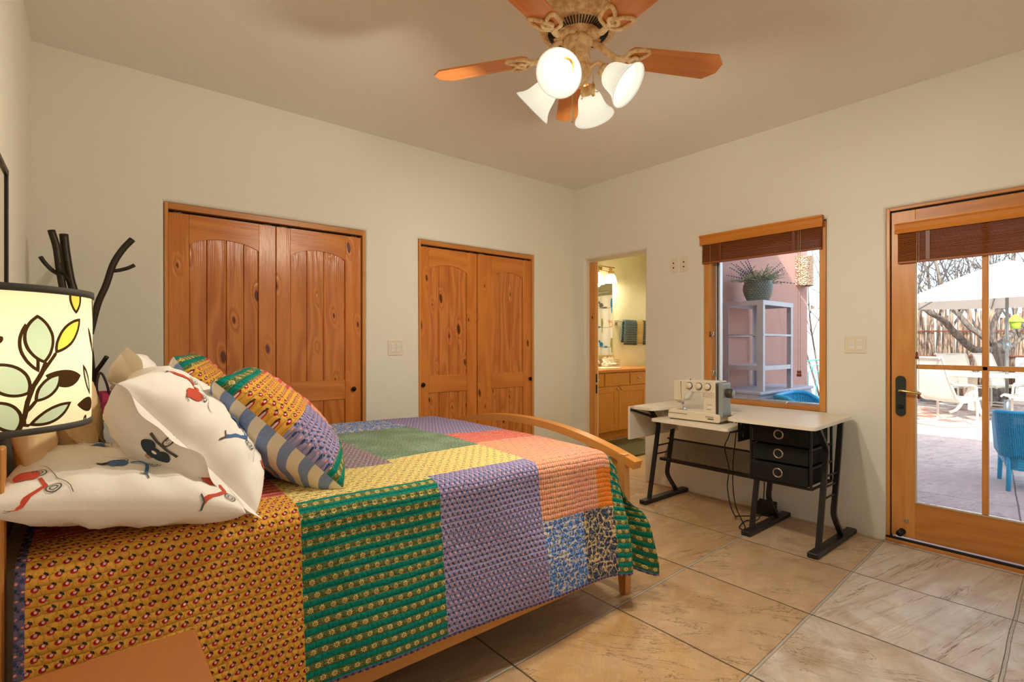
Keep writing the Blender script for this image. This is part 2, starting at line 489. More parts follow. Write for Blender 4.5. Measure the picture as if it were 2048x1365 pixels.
# back wall: u along X
holed('wall_back', (0, BY, 0), (0, 0, 1), (1, 0, 0), [0, HC], [LX, RX + .2], [(-.01, 2.108, .343, 1.616), (-.01, 2.108, 2.069, 3.335)], .16, [M_wall, M_wall])
# right wall: openings to the bathroom, the window and the patio door
DR0, DR1 = 0.06, 1.005
holed('wall_right', (RX, 0, 0), (0, 1, 0), (0, 0, 1), [FY, BY], [0, HC], [(2.835, 3.573, -.01, 2.112), (1.35, 2.262, .775, 2.112), (DR0, DR1, -.01, 2.112)], .205, [M_wall, M_stucco])
# roof edge and the bathroom wing
struct(MB().box(RX + .0, RX + .205, FY - 5.0, 5.2, HC + .2, 3.4).box(RX, RX + .205, FY - 5.0, FY, -.1, HC + .2), 'wall_parapet', M_stucco)
struct(MB().box(RX + .205, 6.68, 2.5, 2.53, -.12, 3.1), 'wall_wing', M_stucco)
struct(MB().box(6.65, 6.68, 2.53, 3.0, -.12, 3.1).box(6.68, 7.9, 2.97, 3.0, -.12, 3.1).box(7.87, 7.9, 3.0, 5.2, -.12, 3.1), 'wall_wing_end', M_stucco)
struct(MB().box(RX + .205, 6.65, 2.53, 2.66, 0, 2.62).box(6.65, 6.74, 2.66, 3.1, 0, 2.62).box(6.74, 7.86, 3.0, 3.1, 0, 2.62), 'wall_bathroom_front', M_yellow)
struct(MB().box(RX + .205, 7.86, 4.88, 5.0, 0, 2.62), 'wall_bathroom_back', M_yellow)
struct(MB().box(7.70, 7.86, 3.1, 4.88, 0, 2.62), 'wall_bathroom_end', M_yellow)
struct(MB().box(RX + .02, RX + .205, BY + .16, 4.88, 0, 2.62), 'wall_bathroom_left', M_yellow)
struct(MB().box(RX + .205, 7.86, 2.53, 5.0, 2.62, 2.74), 'ceiling_bathroom', M_bceil)
struct(MB().box(RX + .205, 7.86, 2.53, 5.0, -.12, 0), 'floor_bathroom', M_floor)

# ------------------------------------------------------------------ closet doors
def trim_frame(name, x0, x1, top):
    b = MB()
    b.box(x0, x0 + .02, BY + .004, BY + .12, 0, top, 0, .002).box(x1 - .022, x1, BY + .004, BY + .12, 0, top, 0, .002)
    b.box(x0 + .02, x1 - .022, BY + .004, BY + .12, top - .038, top, 1, .002)
    b.box(x0 + .02, x1 - .022, BY + .05, BY + .10, top - .05, top - .038, 2)                      # track
    b.box(x0 + .02, x1 - .022, BY + .13, BY + .155, 0, top - .038, 2)                              # dark sheet: the unlit closet inside put into colour
    return struct(b, name, [M_trimz, M_trimx, M_dark])
trim_frame('trim_1', .345, 1.614, 2.106)
trim_frame('trim_2', 2.071, 3.333, 2.106)

M_pine_b = wood('knotty_pine_planks', S(176, 92, 34), S(224, 144, 68), 'z', 1.2, 0.23, 1.05, S(98, 44, 18), 0.0022, 0.45)
def leaf(name, x0, x1, sl, sr, yf, knob_x, seed):
    """one bifold leaf: stiles sl/sr wide, an arched upper plank panel over a mid rail and a lower plank panel"""
    top, bot = 2.053, 0.012
    t = .034
    a, b_ = x0 + sl, x1 - sr
    ob = thing(name, None, None, ((x0 + x1) / 2, yf, 0)); ob['kind'] = 'structure'
    W[ob.name] = Matrix.Translation(((x0 + x1) / 2, yf, 0))
    m = MB().box(x0, a, yf, yf + t, bot, top, 0, .003).box(b_, x1, yf, yf + t, bot, top, 0, .003)
    m.build('stile', M_pine, ob)
    F = Matrix(((1, 0, 0, 0), (0, 0, 1, 0), (0, 1, 0, 0), (0, 0, 0, 1)))                            # local (x,y)->(X,Z), h->Y
    n = 18
    arc = [(lerp(a, b_, i / n), 1.868 + .050 * (1 - (2 * i / n - 1) ** 2) ** .8) for i in range(n + 1)]
    r = MB()
    vs_ = []; fs = []
    for i, (x, z) in enumerate(arc): vs_ += [(x, yf + .001, z), (x, yf + .001, top), (x, yf + t, z), (x, yf + t, top)]
    for i in range(n):
        p = 4 * i; q = p + 4
        fs += [[p, q, q + 1, p + 1], [p, p + 2, q + 2, q], [p + 1, q + 1, q + 3, p + 3]]
    r.add(vs_, fs)
    r.box(a, b_, yf + .001, yf + t, .839, .984, 0, .003).box(a, b_, yf + .001, yf + t, bot, .16, 0, .003)
    r.build('rail', M_pinex, ob)
    pl = MB()
    k = 0; xs = a; rr = random.Random(seed)
    ws = []
    while xs < b_ - .03:
        w_ = min(rr.uniform(.085, .13), b_ - xs)
        if b_ - xs - w_ < .04: w_ = b_ - xs
        for z0, z1 in ((.15, .85), (.97, 1.93)): pl.box(xs + .0012, xs + w_ - .0012, yf + .009, yf + .024, z0, z1, 0, .0035)
        xs += w_
    pl.box(a, b_, yf + .023, yf + .028, .15, 1.93)
    pl.build('plank_panel', M_pine_b, ob)
    hg = MB()
    for xx in (x0 + .05, x1 - .05):
        hg.tube([(xx - .03, yf + .015, top + .001), (xx - .012, yf + .012, top + .006), (xx, yf + .010, top + .002), (xx + .012, yf + .012, top + .006), (xx + .03, yf + .015, top + .001)], .002, 5)
    hg.build('hanger', M_nickel, ob)
    if knob_x:
        kb = MB().lathe([(.0001, -.030), (.012, -.029), (.0175, -.022), (.0175, -.016), (.008, -.010), (.007, 0)], n=18, M=Matrix.Translation((knob_x, yf, .912)) @ Matrix.Rotation(-pi / 2, 4, 'X'))
        kb.lathe([(.0001, .030), (.012, .029), (.0175, .022), (.0175, .016), (.008, .010), (.007, 0)], n=18, M=Matrix.Translation((knob_x, yf, .912)) @ Matrix.Rotation(pi / 2, 4, 'X'))
        kb.build('door_knob', M_bronze, ob, label='black round door knob')
    return ob
leaf('door_1', .366, .979, .110, .107, BY + .022, None, 3)
leaf('door_2', .983, 1.586, .093, .121, BY + .022, 1.523, 5)
leaf('door_3', 2.092, 2.664, .080, .106, BY + .022, 2.112, 9)
leaf('door_4', 2.672, 3.310, .150, .104, BY + .018, 3.283, 12)

# ------------------------------------------------------------------ switches and outlets
def plate(name, label, cat, y0, y1, z0, z1, wall, rockers, group=None):
    """a cover plate standing proud of the right wall (wall='r') or the back wall ('b')"""
    cx, cz = (y0 + y1) / 2, (z0 + z1) / 2
    if wall == 'r': B = frame((RX, cx, cz), (0, -1, 0), (0, 0, 1))
    else: B = frame((cx, BY, cz), (1, 0, 0), (0, 0, 1))
    loc = B.translation - Vector((0, 0, (z1 - z0) / 2))
    t = thing(name, label, cat, loc, 0, group)
    w, h = y1 - y0, z1 - z0
    m = MB(); m.M = B; m.cbox((0, 0, .003), (w, h, .006), 0, .003); m.build('cover_plate', M_plate, t)
    for k in range(rockers):
        ox = (k - (rockers - 1) / 2) * .046
        m = MB(); m.M = B; m.cbox((ox, 0, .007), (.034, .067, .004), 0, .0015).cbox((ox, .012, .0105), (.028, .03, .004), 0, .002, Matrix.Rotation(rad(6), 3, 'X')); m.build('rocker', M_white, t)
    if not rockers:
        m = MB(); m.M = B
        for zz in (.02, -.02): m = MB(); m.M = B; m.cyl((0, zz, .004), (0, zz, .0085), .0065, 12); m.build('jack', M_bronze, t)
    return t
plate('light_switch', 'ivory double rocker switch between the two closets', 'light switch', 1.796, 1.921, 1.158, 1.279, 'b', 2)
plate('light_switch', 'ivory double rocker switch between the window and the patio door', 'light switch', 1.108, 1.231, 1.187, 1.300, 'r', 2)
plate('wall_jack', 'small ivory jack plate nearer the bathroom doorway', 'outlet', 2.503, 2.572, 1.867, 1.990, 'r', 0)
plate('wall_jack', 'small ivory jack plate nearer the window blind', 'outlet', 2.403, 2.474, 1.866, 1.992, 'r', 0)

# ------------------------------------------------------------------ ceiling fan with four lit glass shades
M_fanmetal = None
def _fanmetal():
    g = G('antiqued_gold_metal')
    n = g.noise(g.tc(), 26, 5, 0.7)
    return g.out(g.mix(g.ss(n, 0.35, 0.65), S(208, 160, 100), S(250, 222, 172)), 0.5, 0.05, g.bump(n, 0.001))
M_fanmetal = _fanmetal()
M_blade = wood('fan_blade_veneer', S(206, 118, 56), S(232, 156, 86), 'x', 1.2, 0.38, 0, None, 0.0, 0.25)
def lit_glass(name, c, em, trans=0.6):
    g = G(name)
    n = g.noise(g.tc(), 9, 4, 0.6, 1.5)
    col = g.mix(n, tuple(q * .86 for q in c), c)
    d = g.bsdf(col, 0.25, 0.0, None, Emission_Color=c, Emission_Strength=em)
    t = g.node('BsdfTranslucent'); g.put(t.inputs[0], col)
    return g.end(g.mixs(trans, d, V(g, t.outputs[0])))
M_shade = lit_glass('alabaster_glass', (0.96, 0.97, 0.90), 0.38, 0.2)
M_bulb = emit('lit_bulb', (1.0, 0.93, 0.84), 1.9)
def lamp(name, loc, w, col, size, par=None, kind='POINT'):
    ld = bpy.data.lights.new(name, kind); ld.energy = w; ld.color = col; ld.shadow_soft_size = size
    o = bpy.data.objects.new(name, ld); COL.objects.link(o)
    if par is not None: o.parent = par; o.location = W[par.name].inverted() @ Vector(loc)
    else: o.location = loc
    return o
WARM = (1.0, 0.90, 0.72)
FX, FYc = 1.60, 1.50
fan = thing('ceiling_fan', 'antique gold ceiling fan with five wooden blades and four lit glass shades', 'ceiling fan', (FX, FYc, HC))
W[fan.name] = Matrix.Translation((FX, FYc, 2.85))
T0 = Matrix.Translation((FX, FYc, 0))
MB().lathe([(.0001, 2.85), (.155, 2.85), (.165, 2.835), (.165, 2.80), (.150, 2.765), (.130, 2.75)], M=T0, n=40).build('canopy', M_fanmetal, fan)
MB().lathe([(.130, 2.755), (.150, 2.745), (.172, 2.72), (.180, 2.69), (.180, 2.655), (.168, 2.632), (.150, 2.625)], M=T0, n=40).build('motor_housing', M_fanmetal, fan)
m = MB().lathe([(.150, 2.632), (.166, 2.612), (.168, 2.595), (.160, 2.578), (.135, 2.568), (.132, 2.572), (.090, 2.556), (.086, 2.548), (.060, 2.545), (.052, 2.545)], M=T0, n=40)
for k in range(60):
    a = 2 * pi * k / 60
    m.cbox((FX + .111 * math.cos(a), FYc + .111 * math.sin(a), 2.5625), (.034, .0048, .006), 1, 0, Matrix.Rotation(a, 3, 'Z') @ Matrix.Rotation(-.36, 3, 'Y'))
m.build('vent_ring', [M_fanmetal, M_bronze], fan)
MB().lathe([(.052, 2.548), (.062, 2.535), (.060, 2.52), (.053, 2.51), (.053, 2.44), (.056, 2.425), (.056, 2.40), (.048, 2.375), (.036, 2.362), (.020, 2.352), (.0001, 2.35)], M=T0, n=28).build('switch_housing', M_fanmetal, fan)

ZB = 2.490
def blade_at(deg, i):
    a = rad(deg)
    F = Matrix.Translation((FX, FYc, ZB)) @ Matrix.Rotation(a, 4, 'Z') @ Matrix.Rotation(rad(-11), 4, 'X')
    b = MB(); b.M = None
    r0, r1, w0, w1 = .205, .662, .060, .073
    poly = [(r0 + .012, -w0 + .02), (r0 + .03, -w0), (r1 - .055, -w1), (r1 - .045, -w1), (r1, -w1 + .045), (r1, w1 - .045), (r1 - .045, w1), (r1 - .055, w1), (r0 + .03, w0), (r0 + .012, w0 - .02)]
    loc = []
    b.prism(poly, -.0035, .0035)
    bo = bpy.data.objects
    me_pts = b.v
    e = thing('blade', None, None, (0, 0, 0))
    bpy.data.objects.remove(e)
    # build the blade in its own frame so that its grain runs along it
    o = b.build('blade', M_blade, None, org=(0, 0, 0))
    o.parent = fan; o.matrix_local = W[fan.name].inverted() @ F; W[o.name] = F
    k = MB(); k.M = F
    z = -.009
    def loop(pts, r): k.tube(spline([(x, y, z + dz) for x, y, dz in pts] + [(*pts[0][:2], z + pts[0][2])], 5)[:-1], r, 7, closed=True)
    loop([(.205, 0, 0), (.232, .050, 0), (.300, .058, 0), (.285, .020, 0), (.240, -.004, 0)], .0085)
    loop([(.205, 0, 0), (.232, -.050, 0), (.300, -.058, 0), (.285, -.020, 0), (.240, .004, 0)], .0085)
    loop([(.232, 0, -.006), (.250, .022, -.006), (.272, 0, -.006), (.250, -.022, -.006)], .008)
    k.tube(spline([(.060, 0, .055), (.095, 0, .045), (.135, 0, .012), (.175, 0, z - .002), (.215, 0, z)], 5), [.013] * 21, 8)
    k.cbox((.076, 0, .060), (.05, .036, .010), 0, .003)
    k.build('blade_iron', M_fanmetal, o)
    return o
for i, d in enumerate((47.6, 122.5, -28.5, 196.0, 256.0)): blade_at(d, i)

NECK, RIM = (.128, 2.372), (.222, 2.292)
for i in range(4):
    a = rad(223 - 20 + 90 * i)
    ca, sa = math.cos(a), math.sin(a)
    P = lambda r, z: Vector((FX + r * ca, FYc + r * sa, z))
    ax = (P(*RIM) - P(*NECK)).normalized()
    A = frame(P(*NECK), ax.orthogonal(), ax.cross(ax.orthogonal()))            # local z along the shade's axis
    L = (P(*RIM) - P(*NECK)).length
    MB().tube(spline([P(.045, 2.405), P(.075, 2.425), P(.105, 2.415), P(.118, 2.385)], 6), .0065, 8).build('light_arm', M_fanmetal, fan)
    q = MB(); q.lathe([(.012, -.035), (.024, -.030), (.030, -.015), (.033, .002), (.030, .008)], M=A, n=20)
    for t_ in range(3):
        c_, s_ = math.cos(2.1 * t_), math.sin(2.1 * t_); q.tube([A @ Vector((.031 * c_, .031 * s_, .004)), A @ Vector((.045 * c_, .045 * s_, .004))], .003, 6)
    q.build('shade_holder', M_fanmetal, fan)
    sh = MB()
    prof = [(.030, 0), (.040, .004), (.050, .018), (.056, .036), (.060, .056), (.066, .076), (.076, .094), (.088, .108), (.0925, .116), (.091, .1185), (.0865, .108), (.074, .096), (.063, .077), (.0565, .056), (.0525, .036), (.0465, .018), (.037, .006), (.029, .003)]
    sh.lathe(prof, M=A, n=36)
    s_o = sh.build('glass_shade', M_shade, fan)
    bb = MB().lathe([(.0001, .102), (.016, .100), (.030, .088), (.037, .070), (.036, .052), (.028, .034), (.020, .020), (.019, .002)], M=A, n=20)
    bb.build('bulb', M_bulb, s_o)
    lo = lamp('bulb_light', A @ Vector((0, 0, .122)), FAN_W, WARM, .035, fan, 'SPOT'); lo.data.spot_size = rad(172); lo.data.spot_blend = .6
    lo.rotation_euler = ax.to_track_quat('-Z', 'Y').to_euler()
for (dx, dy, z0, nm, r_) in ((.045, -.045, 2.352, 'a', .0075), (.012, .045, 2.262, 'b', .008)):
    pc = MB(); zz = 2.39
    while zz > z0: pc.ball((FX + dx, FYc + dy, zz), .0022, 4); zz -= .0052
    c = pc.build('pull_chain', M_brass, fan)
    MB().lathe([(.0001, z0 - .055), (r_, z0 - .05), (r_, z0 - .005), (.003, z0 + .006)], c=(FX + dx, FYc + dy, 0), n=12).build('chain_pull', M_brass if nm == 'a' else M_fanmetal, c)

# ------------------------------------------------------------------ window
def along(name, m, x0, x1, y0, y1, z0, z1, par, bev=.002): return MB().box(x0, x1, y0, y1, z0, z1, 0, bev).build(name, m, par)
wi = thing('window_1', None, None, (RX, 1.8, .775)); wi['kind'] = 'structure'
x0, x1 = RX + .012, RX + .14
WY0, WY1, WZ0, WZ1 = 1.352, 2.260, .777, 2.103
along('jamb', M_trimz, x0, x1, WY0, WY0 + .042, WZ0, WZ1, wi)
along('jamb', M_trimz, x0, x1, WY1 - .062, WY1, WZ0, WZ1, wi)
along('sill', M_trimy, x0, x1, WY0 + .042, WY1 - .062, WZ0, WZ0 + .030, wi)
along('head', M_trimy, x0, x1, WY0 + .042, WY1 - .062, WZ1 - .05, WZ1, wi)
sa = MB()
sy0, sy1, sz0, sz1 = WY0 + .042, WY1 - .062, WZ0 + .030, WZ1 - .05
for a, b in ((sy0, sy0 + .018), (sy1 - .040, sy1 - .024), (sy1 - .014, sy1)): sa.box(RX + .075, RX + .12, a, b, sz0, sz1, 0, .002)
sa.box(RX + .075, RX + .12, sy0, sy1, sz0, sz0 + .016, 0, .002).box(RX + .075, RX + .12, sy0, sy1, sz1 - .016, sz1, 0, .002)
sa.box(RX + .09, RX + .115, sy1 - .026, sy1 - .013, sz0, sz1, 1)
sa.build('sash', [M_alu, M_dark], wi)
along('pane', M_glass, RX + .098, RX + .102, sy0 + .016, sy1 - .038, sz0 + .014, sz1 - .014, wi, 0)
for zz in (1.0, 1.32):
    MB().box(RX + .04, RX + .075, sy1 - .006, sy1 + .006, zz, zz + .03, 0, .003).tube([(RX + .04, sy1, zz + .012), (RX + .022, sy1 - .004, zz + .005), (RX + .018, sy1 - .008, zz - .012)], .005, 6).build('sash_lock', M_nickel, wi)
la = MB().box(RX + .03, RX + .075, 1.62, 1.82, sz0 - .004, sz0 + .014, 0, .004); la.build('latch_bar', M_nickel, wi)

M_slat = wood('blind_slat', S(140, 76, 34), S(166, 98, 50), 'y', 1.0, 0.45, 0, None, 0.0, 0.3)
M_val = wood('blind_valance', S(196, 118, 36), S(216, 140, 54), 'y', 0.7, 0.35, 0, None, 0.0, 0.25)
M_cord = plain('blind_cord', (0.55, 0.40, 0.26), 0.8)
M_tassel = plain('wooden_tassel', S(120, 52, 26), 0.4)
def blind(label, xf, y0, y1, zt, hv, zb, cords, xdep=.05, tilt=.12):
    """raised wooden slat blind: moulded valance, stacked slats, ladder tapes, bottom rail, pull cords"""
    t = thing('wood_blind', label, 'blind', (xf, (y0 + y1) / 2, zb))
    F = Matrix(((-1, 0, 0, xf), (0, 0, 1, 0), (0, 1, 0, 0), (0, 0, 0, 1)))
    prof = [(0, zt - hv), (.012, zt - hv), (.016, zt - hv + .012), (.010, zt - hv * .6), (.014, zt - hv * .3), (.022, zt - .010), (.022, zt), (0, zt)]
    MB().prism(prof, y0 - .012, y1 + .012, F).box(xf - .008, xf + .012, y0 - .012, y0 - .004, zt - hv, zt).build('valance', M_val, t)
    z = zb + .018; n = 0
    s = MB(); rr = random.Random(4)
    while z < zt - .02:
        j = rr.uniform(-.0015, .0015)
        s.cbox((xf + xdep / 2 + .004 + j, (y0 + y1) / 2, z), (xdep, y1 - y0, .0026), 0, 0, Matrix.Rotation(-tilt + rr.uniform(-.04, .04), 3, 'Y')); z += .0062; n += 1
    s.build('slats', M_slat, t)
    MB().box(xf + .004, xf + .004 + xdep, y0, y1, zb, zb + .014, 0, .003).build('bottom_rail', M_slat, t)
    for yy in (lerp(y0, y1, .2), lerp(y0, y1, .82)):
        MB().box(xf - .0005, xf + .001, yy - .010, yy + .010, zb + .012, zt - hv).build('ladder_tape', M_tassel, t)
    for yy, zz in cords:
        c = MB().tube([(xf - .002, yy, zt - hv), (xf - .004, yy, lerp(zt, zz, .5)), (xf - .004, yy, zz)], .0013, 5).build('pull_cord', M_cord, t)
        if zz > .95 or zz < 1.2: MB().lathe([(.0001, zz - .045), (.007, zz - .043), (.010, zz - .034), (.005, zz - .022), (.008, zz - .012), (.004, zz), (.0001, zz + .002)], c=(xf - .004, yy, 0), n=12).build('tassel', M_tassel, c)
    return t
blind('raised wooden slat blind over the window behind the sewing table', RX - .015, 1.372, 2.268, 2.140, .080, 1.908, ((1.505, 1.060), (1.52, 1.06), (2.19, 1.35)), .034, .35)

# ------------------------------------------------------------------ patio door
M_dtrim = M_trimz
fr = MB()
fr.box(RX + .02, RX + .15, DR1 - .018, DR1 + .0, 0, 2.112, 0, .002).box(RX + .02, RX + .15, DR0, DR0 + .02, 0, 2.112, 0, .002).box(RX + .02, RX + .15, DR0 + .02, DR1 - .018, 2.094, 2.112, 1, .002)
fr.box(RX + .035, RX + .045, DR1 - .026, DR1 - .018, 0, 2.094, 2).box(RX + .035, RX + .045, DR0 + .02, DR1 - .018, 2.086, 2.094, 2)
fr.box(RX - .01, RX + .16, DR0, DR1, -.001, .020, 3, .004).box(RX - .004, RX + .03, DR0, DR1, .02, .028, 2, .002)
struct(fr, 'trim_3', [M_trimz, M_trimy, M_dark, M_trimy])
do = thing('door_5', None, None, (RX + .05, .53, 0)); do['kind'] = 'structure'
dx0, dx1 = RX + .032, RX + .077
dy0, dy1 = DR0 + .024, DR1 - .024
gy0, gy1, gz0, gz1 = dy0 + .128, .853, .268, 1.985
along('stile', M_trimz, dx0, dx1, gy1 + .006, dy1, .036, 2.084, do)
along('stile', M_trimz, dx0, dx1, dy0, gy0 - .006, .036, 2.084, do)
along('rail', M_trimy, dx0, dx1, gy0 - .006, gy1 + .006, .036, gz0 - .006, do)
along('rail', M_trimy, dx0, dx1, gy0 - .006, gy1 + .006, gz1 + .006, 2.084, do)
my = .5385
mu = MB().box(dx0 + .004, dx1 - .004, my - .014, my + .014, gz0, gz1, 0, .004).box(dx0 + .004, dx1 - .004, gy0, gy1, 1.094, 1.122, 0, .004)
mu.build('muntin', M_trimz, do)
gs = MB()
for a, b, c, d in ((gy1, gy1 + .007, gz0 - .007, gz1 + .007), (gy0 - .007, gy0, gz0 - .007, gz1 + .007), (gy0, gy1, gz0 - .007, gz0), (gy0, gy1, gz1, gz1 + .007)): gs.box(dx0 - .004, dx0 + .012, a, b, c, d)
gs.build('glazing_bead', plain('glazing_bead', S(196, 178, 142), .5), do)
along('pane', M_glass, dx0 + .020, dx0 + .024, gy0, gy1, gz0, gz1, do, 0)
# lever handle
M_hplate = plain('dark_green_bronze', (0.045, 0.055, 0.05), 0.35, 0.6)
hp = MB()
F = Matrix(((0, 0, -1, dx0), (1, 0, 0, .932), (0, 1, 0, .921), (0, 0, 0, 1)))
poly = [(.026 * math.cos(t), (.101 if math.sin(t) >= 0 else -.101) + .026 * math.sin(t)) for t in [2 * pi * k / 32 for k in range(32)]]
hp.prism(poly, 0, .008, F)
h_ = hp.build('handle_plate', M_hplate, do)
MB().tube(spline([(dx0, .932, .955), (dx0 - .035, .932, .955), (dx0 - .048, .92, .957), (dx0 - .05, .88, .953), (dx0 - .048, .845, .948), (dx0 - .046, .82, .944)], 5), .0075, 8).build('lever', M_brass, h_)
MB().cyl((dx0 - .008, .932, .855), (dx0 - .016, .932, .855), .013, 14).box(dx0 - .03, dx0 - .016, .915, .949, .851, .859, 0, .002).build('thumb_turn', M_bronze, h_)
MB().lathe([(.020, 0), (.020, .003), (.012, .012), (.012, .040), (.019, .044), (.019, .058), (.0001, .060)], n=16, M=Matrix.Translation((dx0, .925, .068)) @ Matrix.Rotation(-pi / 2, 4, 'Y')).build('door_stop', M_black, do)
MB().box(dx0 - .012, dx0, .893, .907, .130, .155, 0, .003).box(dx0 - .004, dx0, .915, .925, .137, .147, 0, .001).build('magnetic_catch', M_nickel, do)
blind('raised wooden slat blind on the glass patio door', dx0 - .024, dy0 + .02, .944, 2.012, .072, 1.752, ((.845, 1.20), (.835, .955)), .022, .5)

# ------------------------------------------------------------------ printed cottons (u, v in metres on the cloth)
def cells(u, v, sx, sy, off=0.5):
    r = (v / sy).fl()
    return (u / sx + r * off).fr() - 0.5, (v / sy).fr() - 0.5
def blob(fx, fy, cx, cy, rx, ry): return (((fx - cx) / rx).sq() + ((fy - cy) / ry).sq()) < 1.0
def ring(fx, fy, cx, cy, r0, r1):
    d = (fx - cx).sq() + (fy - cy).sq()
    return (d > r0 * r0) * (d < r1 * r1)

def cloth(name, paint, quilted=True, rough=0.9, row=0.021):
    g = G(name)
    u, v = g.uv()
    wob = g.noise(g.vec(u * 30, v * 30), 1.0, 2) - 0.5
    u2, v2 = u + wob * 0.003, v + wob * 0.003
    col = paint(g, u2, v2)
    if quilted:
        n = g.noise(g.vec(u * 62, v * 40), 1.0, 3, 0.65)
        n2 = g.noise(g.vec(u * 26, v * 26), 1.0, 2)
        rows = ((v + (n2 - 0.5) * 0.012) / row * pi).sin().ab().pw(0.5)
        cross = ((u + (n - 0.5) * 0.030 + (v / row).fl() * 0.0071) / 0.017 * pi).sin().ab().pw(0.6)
        h = rows * 0.50 + cross * 0.32 + n * 0.50
        nm = g.bump(h, 0.008, 1.0)
    else:
        nm = g.bump(g.noise(g.vec(u * 14, v * 9), 1.0, 4, 0.6), 0.012, 0.35)
    return g.out(col, rough, 0.0, nm, Specular_IOR_Level=0.15)

def p_orange(g, u, v):
    fx, fy = cells(u, v, .027, .025)
    c = g.mix(g.noise(g.vec(u * 9, v * 9), 1, 2), S(228, 164, 60), S(238, 186, 88))
    for dx, dy, rx in ((.16, .17, .13), (.24, .05, .09), (.06, .25, .08)): c = g.mix(blob(fx, fy, dx, dy, rx, .085), c, S(56, 62, 44))
    c = g.mix(blob(fx, fy, -.06, -.08, .26, .24), c, S(196, 44, 44))
    c = g.mix(blob(fx, fy, -.20, -.04, .06, .09), c, S(130, 34, 50))
    return g.mix(blob(fx, fy, .0, -.03, .11, .13), c, S(238, 214, 214))
def p_green(g, u, v, teal=S(14, 124, 112), olive=S(84, 108, 68)):
    s = (v / .041).fr()
    band = g.ss((s - .5).ab(), .25, .21)
    n = g.noise(g.vec(u * 260, v * 260), 1, 2)
    ol = g.mix(g.ss(n, .48, .62), olive, S(158, 150, 92))
    c = g.mix(band, g.mix(g.noise(g.vec(u * 40, v * 40), 1, 2), teal, tuple(q * 1.35 for q in teal)), ol)
    fx = (u / .034 + (v / .041).fl() * .37).fr() - .5; fy = (s - .5) * (.041 / .034)
    d = fx.sq() + fy.sq()
    pet = g.math('ARCTAN2', fy, fx)
    lobes = ((pet * 8.0).sin() * .055 + .235)
    c = g.mix(d < lobes.sq(), c, S(224, 206, 132))
    c = g.mix(ring(fx, fy, 0, 0, .065, .11), c, S(52, 36, 22))
    return g.mix(((s - .5).ab() - .245).ab() < .02, c, S(120, 130, 62))
def p_purple(g, u, v, base=(S(150, 146, 192), S(168, 160, 202)), dk=S(68, 80, 122), pk=S(238, 148, 132)):
    c = g.mix(g.noise(g.vec(u * 60, v * 60), 1, 2), *base)
    fx, fy = cells(u, v, .022, .019)
    n = g.noise(g.vec(u * 330, v * 330), 1, 1) - .5
    fx2 = fx + n * .3; fy2 = fy + n * .3
    c = g.mix(blob(fx2, fy2, .18, .06, .18, .26), c, dk)
    c = g.mix(blob(fx2, fy2, .42, -.25, .12, .14), c, tuple(q * .8 for q in dk))
    c = g.mix(blob(fx, fy, -.24, -.12, .15, .16), c, pk)
    return g.mix(blob(fx, fy, -.24, -.12, .06, .07), c, S(246, 214, 196))
def p_mauve(g, u, v): return p_purple(g, u, v, (S(150, 134, 146), S(170, 154, 160)), S(84, 72, 84), S(204, 160, 148))
def p_coral(g, u, v):
    c = g.mix(g.ss(g.noise(g.vec(u * 5, v * 4), 1, 3), .35, .65), S(241, 178, 138), S(240, 170, 146))
    li = ((u + (g.noise(g.vec(u * 40, v * 60), 1, 2) - .5) * .010) / .0125).fr()
    c = g.mix((li - .5).ab() < .09, c, S(206, 92, 58))
    fx, fy = cells(u, v, .050, .042)
    n = g.noise(g.vec(u * 260, v * 260), 1, 1)
    c = g.mix(blob(fx, fy, .1, .1, .15, .16) * (n > .42), c, S(164, 148, 140))
    return g.mix(blob(fx, fy, -.33, -.28, .07, .09), c, S(176, 150, 140))
def p_bright(g, u, v):
    c = g.mix(g.noise(g.vec(u * 20, v * 20), 1, 2), S(240, 128, 40), S(246, 146, 62))
    fx, fy = cells(u, v, .05, .042)
    return g.mix(ring(fx, fy, .1, .1, .10, .16), c, S(206, 150, 80))
def p_yellow(g, u, v):
    n = g.noise(g.vec(u * 120, v * 120), 1, 2)
    c = g.mix(g.ss(n, .4, .62), S(224, 194, 104), S(243, 228, 166))
    fx, fy = cells(u, v, .040, .026)
    c = g.mix(blob(fx, fy, 0, 0, .19, .11), c, S(92, 84, 84))
    return g.mix(blob(fx, fy, .3, .2, .10, .10), c, S(196, 158, 60))
def p_moss(g, u, v, a=S(122, 150, 124), b=S(146, 172, 150)):
    n = g.noise(g.vec(u * 150, v * 150), 1, 3); big = g.noise(g.vec(u * 7, v * 7), 1, 3)
    c = g.mix(g.ss(big, .4, .65), a, b)
    c = g.mix(g.ss(n, .50, .56), c, S(104, 130, 106))
    fx, fy = cells(u, v, .020, .016)
    return g.mix(blob(fx, fy, .1, 0, .16, .18) * (n > .45), c, S(186, 152, 122))
def p_red(g, u, v):
    n = g.noise(g.vec(u * 190, v * 190), 1, 2)
    s = ((v / .034).fr() - .5).ab()
    c = g.mix(s > .22, S(214, 92, 84), S(228, 122, 108))
    return g.mix(g.ss(n, .53, .58) * (s > .2), c, S(244, 196, 170))
def floral(base, ink, k):
    def f(g, u, v):
        w = g.noise(g.vec(u * 30, v * 30), 1, 3); w2 = g.noise(g.vec(u * 30 + 9.0, v * 30), 1, 3)
        p = g.vec(u * k + (w - .5) * 1.3, v * k + (w2 - .5) * 1.3)
        e = g.voro(p, 1.0, 'DISTANCE_TO_EDGE'); d = g.voro(p, 1.0)
        n = g.noise(g.vec(u * 120, v * 120), 1, 3)
        c = g.mix(g.ss(e + (n - .5) * .20, .035, .075), base, ink)
        c = g.mix(g.ss((d - .30).ab(), .06, .03) * (n > .45), c, tuple(min(1, q * 2.2 + .02) for q in ink))
        return g.mix((n > .60) * (e < .3), c, base)
    return f
